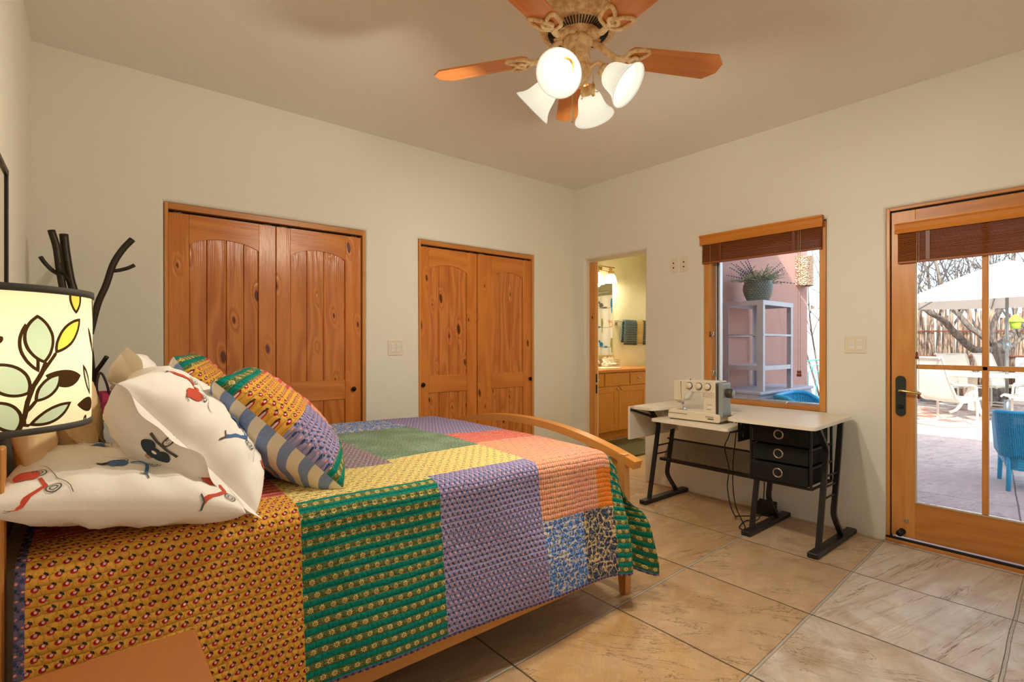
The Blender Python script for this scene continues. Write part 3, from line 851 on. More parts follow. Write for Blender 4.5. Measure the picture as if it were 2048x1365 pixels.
p_blue = floral(S(214, 206, 196), S(74, 118, 192), 30); p_navy = floral(S(214, 190, 142), S(62, 72, 96), 26)
def p_ticking(g, u, v):
    s = (u / .050 + (g.noise(g.vec(u * 8, v * 8), 1, 2) - .5) * .25).fr()
    n = g.noise(g.vec(u * 400, v * 400), 1, 1)
    c = g.mix(g.ss((s - .5).ab(), .26, .23), S(232, 222, 200), g.mix(n, S(112, 136, 186), S(146, 166, 206)))
    return c
def p_bind(g, u, v): return p_purple(g, u, v, (S(112, 106, 150), S(130, 120, 158)))
def p_white(g, u, v): return g.mix(g.noise(g.vec(u * 6, v * 6), 1, 2), S(246, 242, 236), S(252, 249, 244))
def p_ecru(g, u, v): return g.mix(g.noise(g.vec(u * 6, v * 6), 1, 2), S(222, 194, 150), S(230, 204, 164))
Q = {}
for k, p in dict(orange=p_orange, green=p_green, purple=p_purple, mauve=p_mauve, coral=p_coral, bright=p_bright, yellow=p_yellow, moss=p_moss, red=p_red, blue=p_blue, navy=p_navy, bind=p_bind,
                 shaded_green=lambda g, u, v: p_green(g, u, v, S(10, 104, 84), S(80, 92, 42))).items(): Q[k] = cloth(k + '_patch', p)
QN = list(Q); QI = {k: i for i, k in enumerate(QN)}
M_tick = cloth('blue_ticking', p_ticking, False, 0.85)
M_case = cloth('white_percale', p_white, False, 0.8)
M_ecru = cloth('ecru_percale', p_ecru, False, 0.8)

# ------------------------------------------------------------------ bed
bed = thing('bed', 'maple slat bed with arched footboard rail and splayed square legs under the quilt', 'bed', (.95, 2.38, 0))
BX0, BX1, BN, BF = -.215, 2.09, 1.60, 3.17
fb = MB()
n = 28; ex = []
for i in range(n + 1):
    t = i / n; y = lerp(1.545, 3.225, t); s_ = 2 * t - 1
    ex.append(Vector((2.072, y, .655 + .128 * (1 - abs(s_) ** 2.1))))
fb.bar(ex, .030, .020)
fb.build('arched_rail', M_mapley, bed)
for y in (BN + .022, BF - .022):
    sg = 1 if y < 2 else -1
    q = MB(); w = .027
    vs_ = []
    for z, hx, hy, ox in ((0, .020, .018, 0.005), (.14, .024, .027, 0), (.33, .022, .026, -.004), (.70, .018, .022, -.010)):
        vs_ += [(2.066 + ox + a * hx, y + b * hy, z) for a, b in ((-1, -1), (1, -1), (1, 1), (-1, 1))]
    fs = [[3, 2, 1, 0], [12, 13, 14, 15]]
    for k in range(3):
        for j in range(4): fs.append([4 * k + j, 4 * k + (j + 1) % 4, 4 * k + 4 + (j + 1) % 4, 4 * k + 4 + j])
    q.add(vs_, fs); q.build('leg', M_maplez, bed)
MB().box(2.04, 2.075, BN + .05, BF - .05, .145, .30, 0, .003).build('foot_rail', M_mapley, bed)
for y, sg in ((BN + .05, 1), (BF - .05, -1)):
    MB().prism([(0, .60), (sg * .07, .66), (sg * .07, .672), (0, .672)], 2.050, 2.072, Matrix(((0, 0, 1, 0), (1, 0, 0, y), (0, 1, 0, 0), (0, 0, 0, 1)))).build('corner_brace', M_maplez, bed)
for y in (BN, BF - .026): MB().box(-.16, 2.05, y, y + .026, .130, .30, 0, .003).build('side_rail', M_maple, bed)
for y in (BN - .02, BF - .03): MB().box(-.225, -.146, y, y + .05, 0, 1.02, 0, .004).build('head_post', M_maplez, bed)
MB().box(-.222, -.190, BN + .03, BF - .03, .30, 1.0, 0, .004).box(-.226, -.176, BN + .03, BF - .03, 1.0, 1.035, 0, .006).build('headboard', M_mapley, bed)
mm = MB().box(-.185, 1.955, BN + .032, BF - .035, .30, .735, 0, .06, None, 3); mm.build('mattress', plain('mattress_ticking', (.7, .65, .55), .9), bed)

def ztop(x, y):
    return .768 - .010 * ((y - 2.38) / .75) ** 2 - .012 * sst(1.25, 1.9, x) + .006 * math.sin(x * 5 + y * 3) * (.5 + .5 * math.sin(y * 4)) + .004 * noise.noise(Vector((x * 4, y * 4, 0)))
YN, YFar, RR, UF = 1.575, 3.175, .055, 1.84
def qpos(u, q):
    """u along the bed, q across the cloth: q<0 hangs on the near side, 0..1.52 lies on top, beyond hangs on the far side"""
    WT = YFar - YN - 2 * RR
    # across
    if q < 0:
        b = -q; arc = RR * pi / 2
        if b < arc: a = b / RR; y = YN + RR - RR * math.sin(a); d = RR * (1 - math.cos(a)); side = b
        else: y = YN; d = RR + b - arc; side = b
        y -= .055 * sst(.05, .6, b)
    elif q <= WT: y = YN + RR + q; d = 0; b = 0
    else:
        b2 = q - WT; arc = RR * pi / 2; b = 0
        if b2 < arc: a = b2 / RR; y = YFar - RR + RR * math.sin(a); d = RR * (1 - math.cos(a))
        else: y = YFar; d = RR + b2 - arc
        y += .04 * sst(.05, .5, b2); b = b2
    x = u; dz = 0
    if u > UF:
        a = u - UF; R2 = .10; arc = R2 * pi / 2
        if a < arc: xf = UF + R2 * math.sin(a / R2); zf = R2 * (1 - math.cos(a / R2))
        else: xf = UF + R2 + .02 * (a - arc); zf = R2 + a - arc
        k = sst(-.03, .42, b)
        kx = min(1, max(0, b) / .55) ** .85; x = lerp(xf, UF + a * 1.03, kx); dz = lerp(zf, 0, k)
        if q < 0:
            y += k * (-.030 * math.exp(-((a - .115) / .045) ** 2) + .040 * math.exp(-((a - .185) / .035) ** 2) - .055 * sst(.17, .28, a))
            dz += k * .045 * sst(.14, .28, a) * sst(.3, .55, b)
    z = ztop(min(u, UF), min(max(y, YN), YFar)) - d - dz
    if q < 0:                                          # soft waves in the hanging side
        y -= .010 * math.sin(u * 9 + 1.0) * sst(.08, .5, b) + .006 * noise.noise(Vector((u * 6, q * 5, 2)))
    pk = .0022 * noise.noise(Vector((u * 55, q * 40, 0))) + .0015 * noise.noise(Vector((u * 110, q * 80, 5)))
    if q < 0: y -= pk
    else: z += pk
    return Vector((x, y, z))
def hem(u): return .578 + .022 * math.sin(u * 2.9 + 2.9) - .012 * math.exp(-((u - 1.5) / .25) ** 2) + .02 * sst(1.75, 2.0, u)
def qmat(u, q):
    if q < -.5715 or u < -.112: k = 'bind'
    elif u < .485: k = 'orange' if q < .10 else 'red' if q < .40 else 'blue' if q < 1.0 else 'green'
    elif u < .965: k = 'green' if q < .005 else 'yellow' if q < .315 else 'mauve' if q < 1.06 else 'blue'
    elif u < 1.445: k = 'purple' if q < .040 else 'yellow' if q < .375 else 'moss' if q < 1.08 else 'blue'
    elif u < 1.895:
        if q < -.275: k = 'blue' if u < 1.69 else 'navy'
        elif q < .415: k = 'bright' if (u > 1.80 and -.275 < q < -.10) else 'coral'
        elif q < .69: k = 'red'
        else: k = 'purple'
    elif u < 1.985: k = 'green'
    else: k = 'shaded_green'  # same green print darkened: the fold's shade put into the flap's colour
    return QI[k]
us = sorted(set([round(x, 4) for x in frange(-.13, 2.115, 138)] + [-.112, .485, .965, 1.445, 1.69, 1.80, 1.895, 1.985]))
qs = sorted(set([round(x, 4) for x in frange(-.582, 1.50, 128)] + [-.5715, -.275, -.10, .005, .04, .10, .315, .375, .415, .69, 1.06, 1.08] + [1.58, 1.7, 1.85]))
qm = MB()
def qh(u, q): return qpos(u, q * hem(u) / .582 if q < 0 else q)
qm.grid(qh, us, qs, qmat, lambda u, q: (u, q))
back = M_case
quilt = qm.build('patchwork_quilt', [Q[k] for k in QN], None, label='patchwork quilt of green, purple, coral, yellow and blue printed squares spread over the bed', cat='quilt')
sol = quilt.modifiers.new('thickness', 'SOLIDIFY'); sol.thickness = .006; sol.offset = -1

# ------------------------------------------------------------------ pillows
def pillow_fn(Wd, Hd, T, wr=0.0, seed=0, pinch=.085, sag=0.0, under=1.0):
    def S_(s, t, side):
        x = Wd / 2 * s * (1 - pinch * (1 - t * t) * abs(s) ** 2); y = Hd / 2 * t * (1 - pinch * (1 - s * s) * abs(t) ** 2)
        h = T * (max(0, (1 - s ** 2)) * max(0, (1 - t ** 2))) ** .36
        h *= 1 + .10 * noise.noise(Vector((s * 1.7 + seed, t * 1.7, side)))
        ed = max(abs(s), abs(t))
        cr = wr * (noise.noise(Vector((s * 3.5 + seed, t * 6, 3 + side))) + .5 * noise.noise(Vector((s * 9 + seed, t * 11, side)))) * sst(1.0, .8, ed)
        cr += wr * 1.3 * math.sin(14 * math.atan2(t, s) + seed) * sst(.55, .9, ed) * sst(1.0, .93, ed) * .5
        return Vector((x, y, side * h * (under if side < 0 else 1) + cr - sag * (s * s)))
    return S_
def orn(mb, Sf, M, side, shapes, off=.0026):
    """printed shapes lying on a pillow face: ('e',cx,cy,rx,ry,mat) or ('l',[(x,y)..],half width,mat) or ('r',cx,cy,r,half width,mat)"""
    def at(s, t):
        p = Sf(s, t, side); e = 1e-3
        n = (Sf(s + e, t, side) - p).cross(Sf(s, t + e, side) - p); n = n.normalized() * side if n.length else Vector((0, 0, side))
        return M @ (p + n * off)
    for sh in shapes:
        if sh[0] == 'e':
            _, cx, cy, rx, ry, m = sh; K = 18
            vs_ = [at(cx, cy)]
            for f in (.25, .5, .75, 1.0): vs_ += [at(cx + rx * f * math.cos(2 * pi * k / K), cy + ry * f * math.sin(2 * pi * k / K)) for k in range(K)]
            fs = [[0, 1 + k, 1 + (k + 1) % K] for k in range(K)] + [[1 + j * K + k, 1 + j * K + K + k, 1 + j * K + K + (k + 1) % K, 1 + j * K + (k + 1) % K] for j in range(3) for k in range(K)]
            mb.add(vs_, fs, m, True)
        elif sh[0] == 'r':
            _, cx, cy, r, h, m = sh; K = 18
            vs_ = [at(cx + (r + d) * math.cos(2 * pi * k / K), cy + (r + d) * 1.25 * math.sin(2 * pi * k / K)) for k in range(K) for d in (-h, h)]
            mb.add(vs_, [[2 * k, 2 * k + 1, (2 * k + 3) % (2 * K), (2 * k + 2) % (2 * K)] for k in range(K)], m, True)
        else:
            _, pts, h, m = sh; P = []
            for a, b in zip(pts, pts[1:]):
                for k in range(4): P.append((lerp(a[0], b[0], k / 4), lerp(a[1], b[1], k / 4)))
            P.append(pts[-1]); vs_ = []
            for i, p in enumerate(P):
                a, b = P[max(0, i - 1)], P[min(len(P) - 1, i + 1)]; dx, dy = b[0] - a[0], b[1] - a[1]; L = math.hypot(dx, dy) or 1
                hh = h if not isinstance(h, tuple) else lerp(h[0], h[1], i / (len(P) - 1))
                vs_ += [at(p[0] - dy / L * hh, p[1] + dx / L * hh), at(p[0] + dy / L * hh, p[1] - dx / L * hh)]
            mb.add(vs_, [[2 * i, 2 * i + 1, 2 * i + 3, 2 * i + 2] for i in range(len(P) - 1)], m, True)
def motor(cx, cy, k, m, fl=1, rot=0.0, ln=4):
    """a little printed motor scooter in side view"""
    c_, s_ = math.cos(rot), math.sin(rot)
    def T(x, y): x *= fl; return (cx + k * (x * c_ - y * s_), cy + k * 1.25 * (x * s_ + y * c_))
    e = lambda x, y, a, b, mm: ('e', *T(x, y), a * k, b * k * 1.25, mm)
    return [e(-.55, .02, .42, .34, m), e(-.62, .22, .36, .14, m), ('l', [T(-.2, -.22), T(.35, -.22), T(.5, .1), T(.72, .75)], .075 * k, m), ('l', [T(.55, .85), T(.75, .75), T(.92, .98)], .035 * k, ln),
            ('r', *T(-.55, -.32), .20 * k, .02 * k, ln), ('r', *T(-.55, -.32), .09 * k, .018 * k, ln), ('r', *T(.62, -.32), .20 * k, .02 * k, ln), ('r', *T(.62, -.32), .10 * k, .018 * k, ln),
            ('l', [T(-1.1, .35), T(-.95, .48), T(-.7, .40)], .018 * k, ln), ('l', [T(-1.3, -.62), T(-.6, -.66), T(.2, -.62), T(1.1, -.70)], .012 * k, ln)]
def front_motor(cx, cy, k, m, ln=4, sx=.30):
    """a printed scooter seen from the front, squeezed in s because it lies on the steep end of the pillow; y runs along s"""
    T = lambda x, y: (cx + k * sx * y, cy + k * 1.25 * x)
    e = lambda x, y, a, b, mm: ('e', *T(x, y), b * k * sx, a * k * 1.25, mm)
    return [e(-.38, 0, .34, .62, m), e(.38, 0, .34, .62, m), e(0, -.1, .30, .55, m), e(0, .05, .12, .12, 0), e(0, .95, .17, .20, ln), e(0, .95, .11, .13, 0),
            ('l', [T(-.75, .8), T(-.3, .72), T(.3, .72), T(.75, .8)], .012 * k, ln), e(0, -.85, .14, .30, 5)]
M_pred = plain('print_red', S(206, 78, 52), .85, 0, .12, 60); M_pblue = plain('print_blue', S(72, 112, 168), .85, 0, .12, 60); M_pteal = plain('print_slate', S(50, 62, 72), .85, 0, .15, 60)
M_pline = plain('print_line', S(88, 84, 80), .85); M_ptan = plain('print_tan', S(196, 172, 130), .85); M_pgreen = plain('print_green', S(150, 170, 120), .85)
PM = [M_case, M_pred, M_pblue, M_pteal, M_pline, M_ptan, M_pgreen]
def white_pillow(label, M, Wd, Hd, T, seed, prints_f=(), prints_b=(), flap=None, wr=.010, sag=0.0, base=None, under=1.0):
    Sf = pillow_fn(Wd, Hd, T, wr, seed, sag=sag, under=under)
    t = thing('pillow', label, 'pillow', M.translation - Vector((0, 0, T)), 0, None)
    b = MB(); N = 40
    ss_ = [math.sin(x * pi / 2) for x in frange(-1, 1, N)]
    for side in (1, -1): b.grid(lambda s, q: M @ Sf(s, q, side), ss_, ss_, 0, lambda s, q: (s * Wd / 2 + seed, q * Hd / 2))
    orn(b, Sf, M, 1, prints_f); orn(b, Sf, M, -1, prints_b)
    b.build('pillowcase', [base or M_case] + PM[1:], t)
    if flap:                                                # the loose hem of the case beyond the pillow's end
        end, ln_, fl = flap
        h = MB()
        def hf(a, w):
            p = Sf(end, a, 1) * .5 + Sf(end, a, -1) * .5
            wv = math.sin(a * 7 + seed) * .5 + math.sin(a * 13 + 1 + seed) * .3
            return M @ (p + Vector((end * w * ln_ * (1 + .35 * abs(a) ** 3), a * w * .02, (wv * .022 + fl * (.4 + abs(a) ** 2 * .9)) * w)))
        h.grid(hf, frange(-1, 1, 36), frange(0, 1, 6), 0, lambda a, w: (a * Hd / 2, w * ln_))
        h.build('case_hem', [base or M_case], t)
    return t
# lying flat at the near head corner
MA = frame((.075, 1.875, .838), (0.02, 1, -.01), (-.96, .0, .20))
white_pillow('white pillow with red and blue motor scooters lying flat at the bottom of the pile', MA, .66, .53, .108, 1,
    motor(-.80, -.74, .20, 1, -1, .3) + motor(-.60, .0, .20, 2, -1, 1.2) + motor(-.84, .70, .20, 1, -1, .5) + [('l', [(-.62, .30), (-.50, .10)], .02, 3)] + motor(.2, .3, .15, 2), (), None, .008, 0, None, .72)
# leaning on top of it, open hem towards the camera
MB_ = frame((.245, 1.965, .955), (.10, .995, 0), (-.63, .06, .77))
white_pillow('white pillow printed with a slate front-view scooter, leaning on the flat white pillow', MB_, .68, .50, .150, 2,
    motor(-.60, -.25, .26, 2, -1, .5) + motor(-.62, .52, .24, 1, 1, .6) + motor(.1, .2, .18, 1) + motor(-.55, -.78, .14, 1, 1, 0), front_motor(-.962, .22, .20, 3, 4, -.19), (-1, .026, -.008), .010)
MC = frame((.205, 2.62, .985), (.04, .999, 0), (-.42, .03, .905))
white_pillow('white pillow with an orange-red scooter, standing behind the others against the headboard', MC, .66, .50, .10, 3,
    motor(-.6, .2, .18, 3, 1, 1.2), motor(-.62, .45, .19, 1, 1, 0) + motor(-.75, -.1, .15, 1), (-1, .05, .03), .012)
MD = frame((-.045, 2.30, 1.0), (0, 1, 0), (-.16, 0, .987))
white_pillow('ecru pillow with a faint line print standing behind the flat white pillow', MD, .66, .46, .075, 4, motor(-.6, -.3, .16, 4), [('l', [(-.6, -.3), (-.5, 0), (-.55, .3)], .01, 4)], (-1, .03, .01), .008, 0, M_ecru)
ME = frame((-.125, 2.05, 1.085), (0, 1, 0), (-.06, 0, .998))
white_pillow('plain ecru pillow upright against the headboard in the lamp shadow', ME, .60, .42, .05, 5, (), (), None, .006, 0, M_ecru)

def sham(label, M, Wd, Hd, T, seed):
    Sf = pillow_fn(Wd, Hd, T, .007, seed, .07, 0.0, 1.3)
    t = thing('patchwork_sham', label, 'pillow', M.translation - Vector((0, 0, T)))
    def pm(s, q):                                           # s along the bed's width (near end -1), q: 1 = top edge
        if s < -.12:
            k = 'green' if q > .72 else 'orange' if q > -.02 else 'purple' if q > -.72 else 'green'
        elif s < .45: k = 'green' if q > .78 else 'red' if q > -.1 else 'coral' if q > -.55 else 'green'
        else: k = 'moss' if q > .3 else 'blue'
        return QI[k]
    ss_ = sorted(set([round(math.sin(x * pi / 2), 4) for x in frange(-1, 1, 44)] + [-.12, .45])); qq = sorted(set([round(math.sin(x * pi / 2), 4) for x in frange(-1, 1, 44)] + [.72, .78, -.02, -.72, -.1, -.55, .3]))
    MB().grid(lambda s, q: M @ Sf(s, q, 1), ss_, qq, pm, lambda s, q: (s * Wd / 2 + .013 * seed, q * Hd / 2)).build('patchwork_front', [Q[k] for k in QN], t)
    MB().grid(lambda s, q: M @ Sf(s, q, -1), ss_, qq, 0, lambda s, q: (q * Hd / 2 * .62 + s * Wd / 2 * .80, s * Wd / 2 * .62 - q * Hd / 2 * .80)).build('striped_back', M_tick, t)
    return t
MS = frame((.562, 2.035, .952), (.29, .957, 0), (-.70, .21, .715))
sham('patchwork sham with blue striped back leaning in front, nearest the camera', MS, .62, .53, .115, 1)
MT = frame((.455, 2.77, .985), (.20, .98, 0), (-.52, .1, .85))
sham('patchwork sham with blue striped back, farther one half hidden by the nearer sham', MT, .62, .50, .10, 4)

# ------------------------------------------------------------------ nightstand and table lamp
ns = thing('nightstand', 'reddish wooden nightstand top beside the head of the bed', 'nightstand', (-.03, 1.0, 0))
MB().box(-.232, .172, .74, 1.262, .622, .65, 0, .006, None, 2).build('top', M_cherry, ns)
MB().box(-.225, .150, .77, 1.235, .30, .622, 0, .003).build('case', M_cherry, ns)
dr = MB().box(.150, .166, .785, 1.22, .46, .61, 0, .003).box(.150, .166, .785, 1.22, .315, .45, 0, .003).build('drawer_front', M_cherry, ns)
for z in (.535, .385): MB().ball((.180, 1.0, z), .014, 8).build('knob', M_bronze, dr)
for y in (.80, 1.205):
    for x in (-.20, .125): MB().tube([(x, y, 0), (x, y, .30)], [.014, .022], 4).build('leg', M_cherry, ns)

LXc, LYc = -.113, .95
LEAVES = [('L', -0.1121, 1.2146, -0.1266, 1.2748, 0.0092, 0.004, 4), ('L', -0.1064, 1.2254, -0.1149, 1.2857, 0.0165, 0.0013, 2), ('L', -0.094, 1.2377, -0.0553, 1.2837, 0.0121, 0.0013, 3), ('L', -0.1057, 1.2109, -0.0524, 1.2077, 0.0114, -0.0044, None), ('L', -0.1165, 1.1786, -0.0863, 1.2123, 0.0106, 0.0, 2), ('L', -0.1234, 1.1511, -0.0703, 1.1742, 0.0099, -0.0018, 2), ('L', -0.1212, 1.1895, -0.1564, 1.2259, 0.0176, 0.0022, 2), ('L', -0.1339, 1.1436, -0.1575, 1.1819, 0.0143, -0.0022, 2), ('L', -0.0633, 1.2895, -0.0664, 1.3318, 0.011, 0.0, 3), ('L', -0.0004, 1.2729, -0.0178, 1.3225, 0.0062, 0.0, None), ('L', -0.0342, 1.2735, -0.0003, 1.2332, 0.0053, -0.0018, None), ('L', -0.022, 1.1783, -0.0476, 1.2226, 0.0066, 0.0, 2), ('L', -0.0595, 1.1686, -0.0007, 1.1649, 0.0099, 0.0, None), ('L', -0.0441, 1.1427, -0.0361, 1.1524, 0.0044, 0.0, 2), ('L', -0.1575, 1.326, -0.1403, 1.3201, 0.0066, -0.0018, None), ('L', -0.1553, 1.2502, -0.1466, 1.2582, 0.0044, 0.0, None), ('S', [(-0.1333, 1.1427), (-0.1272, 1.1599), (-0.1238, 1.1802), (-0.1178, 1.1988), (-0.1096, 1.2136), (-0.1057, 1.2248)], 0.0023), ('S', [(-0.1096, 1.2136), (-0.1016, 1.2255), (-0.094, 1.2369)], 0.0018), ('S', [(-0.1247, 1.1683), (-0.1202, 1.1734), (-0.1162, 1.1785)], 0.0018), ('S', [(-0.1272, 1.1599), (-0.1266, 1.1519), (-0.1234, 1.1511)], 0.0016)]
def lampshade_mat():
    """linen shade with its printed leaf pattern, in (angle * radius, height) metres, repeating three times round"""
    g = G('lit_linen_shade'); x, y, z = g.xyz()
    per = 2 * pi * .1155 / 3
    u = ((g.math('ARCTAN2', y, x) * .1155 + .2) / per).fr() * per - .2; v = z + ZBt
    u = u + (g.noise(g.vec(x, y, z), 60, 2) - .5) * .0015
    n = g.noise(g.vec(x, y, z * 3), 260, 2)
    c = g.mix(n, (.86, .84, .64), (.94, .92, .76))
    BR = (.048, .024, .010); FILL = {2: (.50, .63, .52), 3: (.66, .66, .12), 4: (.78, .84, .62), None: BR}
    for L_ in LEAVES:
        if L_[0] != 'S': continue
        for (ax_, ay_), (bx_, by_) in zip(L_[1], L_[1][1:]):
            ex_, ey_ = bx_ - ax_, by_ - ay_; l2 = ex_ * ex_ + ey_ * ey_
            px_, py_ = u - ax_, v - ay_
            t = ((px_ * ex_ + py_ * ey_) / l2).mx(0.0).mn(1.0)
            c = g.mix(((px_ - t * ex_).sq() + (py_ - t * ey_).sq()) < (L_[2] * 1.15) ** 2, c, BR)
    for L_ in LEAVES:
        if L_[0] != 'L': continue
        _, bx_, by_, tx_, ty_, w_, bend, fm = L_
        dx_, dy_ = tx_ - bx_, ty_ - by_; L = math.hypot(dx_, dy_); nx_, ny_ = -dy_ / L, dx_ / L
        mx_, my_ = (bx_ + tx_) / 2, (by_ + ty_) / 2
        d = None
        for sg, w2 in ((1, w_ + bend), (-1, w_ - bend)):
            w2 = max(w2, .002); R = (L * L / 4 + w2 * w2) / (2 * w2); k = (R - w2) * -sg
            q = ((u - (mx_ + nx_ * k)).sq() + (v - (my_ + ny_ * k)).sq()).pw(.5) - R
            d = q if d is None else d.mx(q)
        c = g.mix(d < 0.0, c, BR)
        if fm: c = g.mix(d < -.0036, c, FILL[fm])
    d = g.node('BsdfDiffuse'); g.put(d.inputs[0], c)
    t = g.node('BsdfTranslucent'); g.put(t.inputs[0], c)
    return g.end(g.mixs(.62, V(g, d.outputs[0]), V(g, t.outputs[0])))
M_bind = plain('shade_binding', S(84, 84, 82), .7)
ZT, ZBt, R0, R1 = 1.322, 1.139, .1165, .1145
lt = thing('table_lamp', 'lit table lamp with a cream drum shade printed with brown and sage leaves', 'lamp', (LXc, LYc, .65))
sb = MB()
def sp(th, z, off=0.0):
    r = lerp(R1, R0, (z - ZBt) / (ZT - ZBt)) + off
    return Vector((LXc + r * math.cos(th), LYc + r * math.sin(th), z))
sb.M = Matrix.Translation((-LXc, -LYc, -ZBt)); sb.grid(lambda a, z: sp(a, z), frange(0, 2 * pi, 72), [ZBt, ZBt + .06, ZBt + .12, ZT], 0)
so = sb.build('lamp_shade', lampshade_mat(), lt, local=True); so.location = (0, 0, ZBt - .65); W[so.name] = Matrix.Translation((LXc, LYc, ZBt))
for z, h in ((ZT, .009), (ZBt, .008)):
    r = R0 if z == ZT else R1
    rb = MB().lathe([(r - .001, z - h * (z == ZT)), (r + .0014, z - h * (z == ZT)), (r + .0014, z + h * (z != ZT)), (r - .001, z + h * (z != ZT))], c=(LXc, LYc, 0), n=72)
    rb.build('shade_binding', M_bind, lt)
MB().lathe([(.0001, .65), (.075, .65), (.078, .66), (.070, .672), (.030, .685), (.014, .72), (.012, .80), (.012, 1.12), (.016, 1.13), (.016, 1.18)], c=(LXc, LYc, 0), n=28).build('base', M_bronze, lt)
MB().ball((LXc, LYc, 1.225), .026, 10, 0, (1, 1, 1.25)).build('bulb', M_bulb, lt)
MB().tube([(LXc - .11, LYc, ZT - .012), (LXc, LYc, ZT - .02), (LXc + .11, LYc, ZT - .012)], .0016, 5).tube([(LXc, LYc - .11, ZT - .012), (LXc, LYc, ZT - .02), (LXc, LYc + .11, ZT - .012)], .0016, 5).build('shade_spider', M_brass, lt)
lamp('bedside_light', (LXc, LYc, 1.235), LAMP_W, (1.0, .84, .56), .03, lt)

# ------------------------------------------------------------------ coat rack, handbag, picture
M_iron = plain('wrought_iron', S(58, 52, 42), .45, .6, .2, 40)
cr = thing('coat_rack', 'dark iron branching tree coat rack in the corner behind the lamp', 'coat rack', (.0, 3.35, 0))
def branch(pts, r): MB().tube(spline(pts, 5), r, 9).build('branch', M_iron, cr)
MB().tube(spline([(.01, 3.35, .02), (.008, 3.35, .9), (-.01, 3.352, 1.25), (-.045, 3.355, 1.45), (-.073, 3.36, 1.56), (-.092, 3.36, 1.70), (-.100, 3.36, 1.792)], 6), [.021] * 12 + [.018] * 25, 10).build('trunk', M_iron, cr)
branch([(-.06, 3.36, 1.36), (-.098, 3.34, 1.50), (-.115, 3.33, 1.62), (-.126, 3.33, 1.72), (-.145, 3.33, 1.80)], .0155)
branch([(-.108, 3.335, 1.585), (-.14, 3.33, 1.605), (-.168, 3.32, 1.64), (-.182, 3.31, 1.665)], .0095)
branch([(-.078, 3.355, 1.555), (-.095, 3.335, 1.585), (-.112, 3.31, 1.605), (-.118, 3.305, 1.64)], .0095)
branch([(.0, 3.35, 1.30), (.03, 3.35, 1.45), (.063, 3.35, 1.55), (.092, 3.35, 1.66), (.130, 3.35, 1.74), (.172, 3.35, 1.80)], .0155)
branch([(.082, 3.35, 1.625), (.11, 3.35, 1.63), (.15, 3.35, 1.645), (.182, 3.35, 1.665)], .0095)
branch([(.01, 3.35, 1.02), (.022, 3.34, 1.10), (.045, 3.32, 1.145), (.066, 3.30, 1.185)], .0105)
branch([(.005, 3.35, 1.10), (-.03, 3.36, 1.16), (-.05, 3.365, 1.22)], .0105)
for k in range(4):
    a = pi / 4 + k * pi / 2
    MB().tube(spline([(.01, 3.35, .18), (.01 + .09 * math.cos(a), 3.35 + .09 * math.sin(a), .07), (.01 + .17 * math.cos(a), 3.35 + .17 * math.sin(a), .016)], 5), .014, 8).build('foot', M_iron, cr)
def bagmat():
    g = G('pink_plaid_cloth'); x, y, z = g.xyz()
    a = ((x / .05).fr() - .5).ab() < .16; b = ((z / .06).fr() - .5).ab() < .14
    c = g.mix(a, S(196, 44, 92), S(120, 22, 52)); c = g.mix(b, c, S(150, 40, 80)); return g.out(c, .7)
hb = thing('handbag', 'pink plaid handbag with dark leather handles hanging on the coat rack', 'handbag', (.065, 3.27, .86))
b = MB(); ring_ = []
for z, hx, hy in ((.86, .052, .022), (.875, .060, .030), (.95, .056, .030), (1.00, .040, .018), (1.012, .036, .010)):
    ring_.append([Vector((.055 + hx * max(-1, min(1, 1.25 * math.cos(a))), 3.29 + hy * max(-1, min(1, 1.25 * math.sin(a))), z)) for a in [2 * pi * k / 24 for k in range(24)]])
b.add([p for r in ring_ for p in r], [list(range(24))[::-1], list(range(96, 120))] + [[24 * i + k, 24 * i + (k + 1) % 24, 24 * i + 24 + (k + 1) % 24, 24 * i + 24 + k] for i in range(4) for k in range(24)], 0, True)
b.build('bag_body', bagmat(), hb)
for dy in (-.016, .016): MB().tube(spline([(.030, 3.29 + dy, .985), (.026, 3.29 + dy, 1.05), (.040, 3.295 + dy * .5, 1.105), (.062, 3.29 + dy, 1.06), (.078, 3.29 + dy, .985)], 5), .0055, 7).build('handle', plain('dark_leather', S(58, 30, 34), .5), hb)
pf = thing('picture_frame', 'thin dark picture frame on the left wall above the headboard', 'picture', (LX, 2.05, 1.2))
b = MB(); y0, y1, z0, z1 = 1.55, 2.525, 1.18, 1.862
for a in ((y0, y1, z0, z0 + .022), (y0, y1, z1 - .022, z1), (y0, y0 + .022, z0, z1), (y1 - .022, y1, z0, z1)): b.box(LX, LX + .018, *a, 0, .002)
b.build('frame', M_bronze, pf)
MB().box(LX, LX + .008, y0 + .02, y1 - .02, z0 + .02, z1 - .02).build('mat_board', plain('pale_print', S(214, 206, 190), .6), pf)

# ------------------------------------------------------------------ sewing table
M_lam = plain('white_laminate', S(236, 226, 206), .4, 0, .02)
M_lamedge = plain('white_edge_band', S(240, 232, 214), .5)
M_steel = plain('charcoal_powder_coat', (.024, .023, .022), .42, .3)
M_fabric = None
def _fab():
    g = G('black_fabric'); x, y, z = g.xyz()
    n = g.noise(g.vec(x, y, z), 9, 3); w = g.noise(g.vec(x, y, z), 500, 2)
    return g.out(g.mix(n, (.012, .011, .010), (.026, .024, .022)), .85, 0, g.bump(n * .8 + w * .1, .01), Specular_IOR_Level=.15)
M_fabric = _fab()
def _perf():
    g = G('perforated_black_steel'); x, y, z = g.xyz()
    p, q = y / .015, (z + x) / .015
    fx = (p + q).fr() - .5; fy = (p - q).fr() - .5
    hole = (fx.sq() + fy.sq()) < .115
    tr = g.node('BsdfTransparent')
    return g.end(g.mixs(hole, g.bsdf((.014, .013, .012), .45, .3), V(g, tr.outputs[0])))
M_perf = _perf()
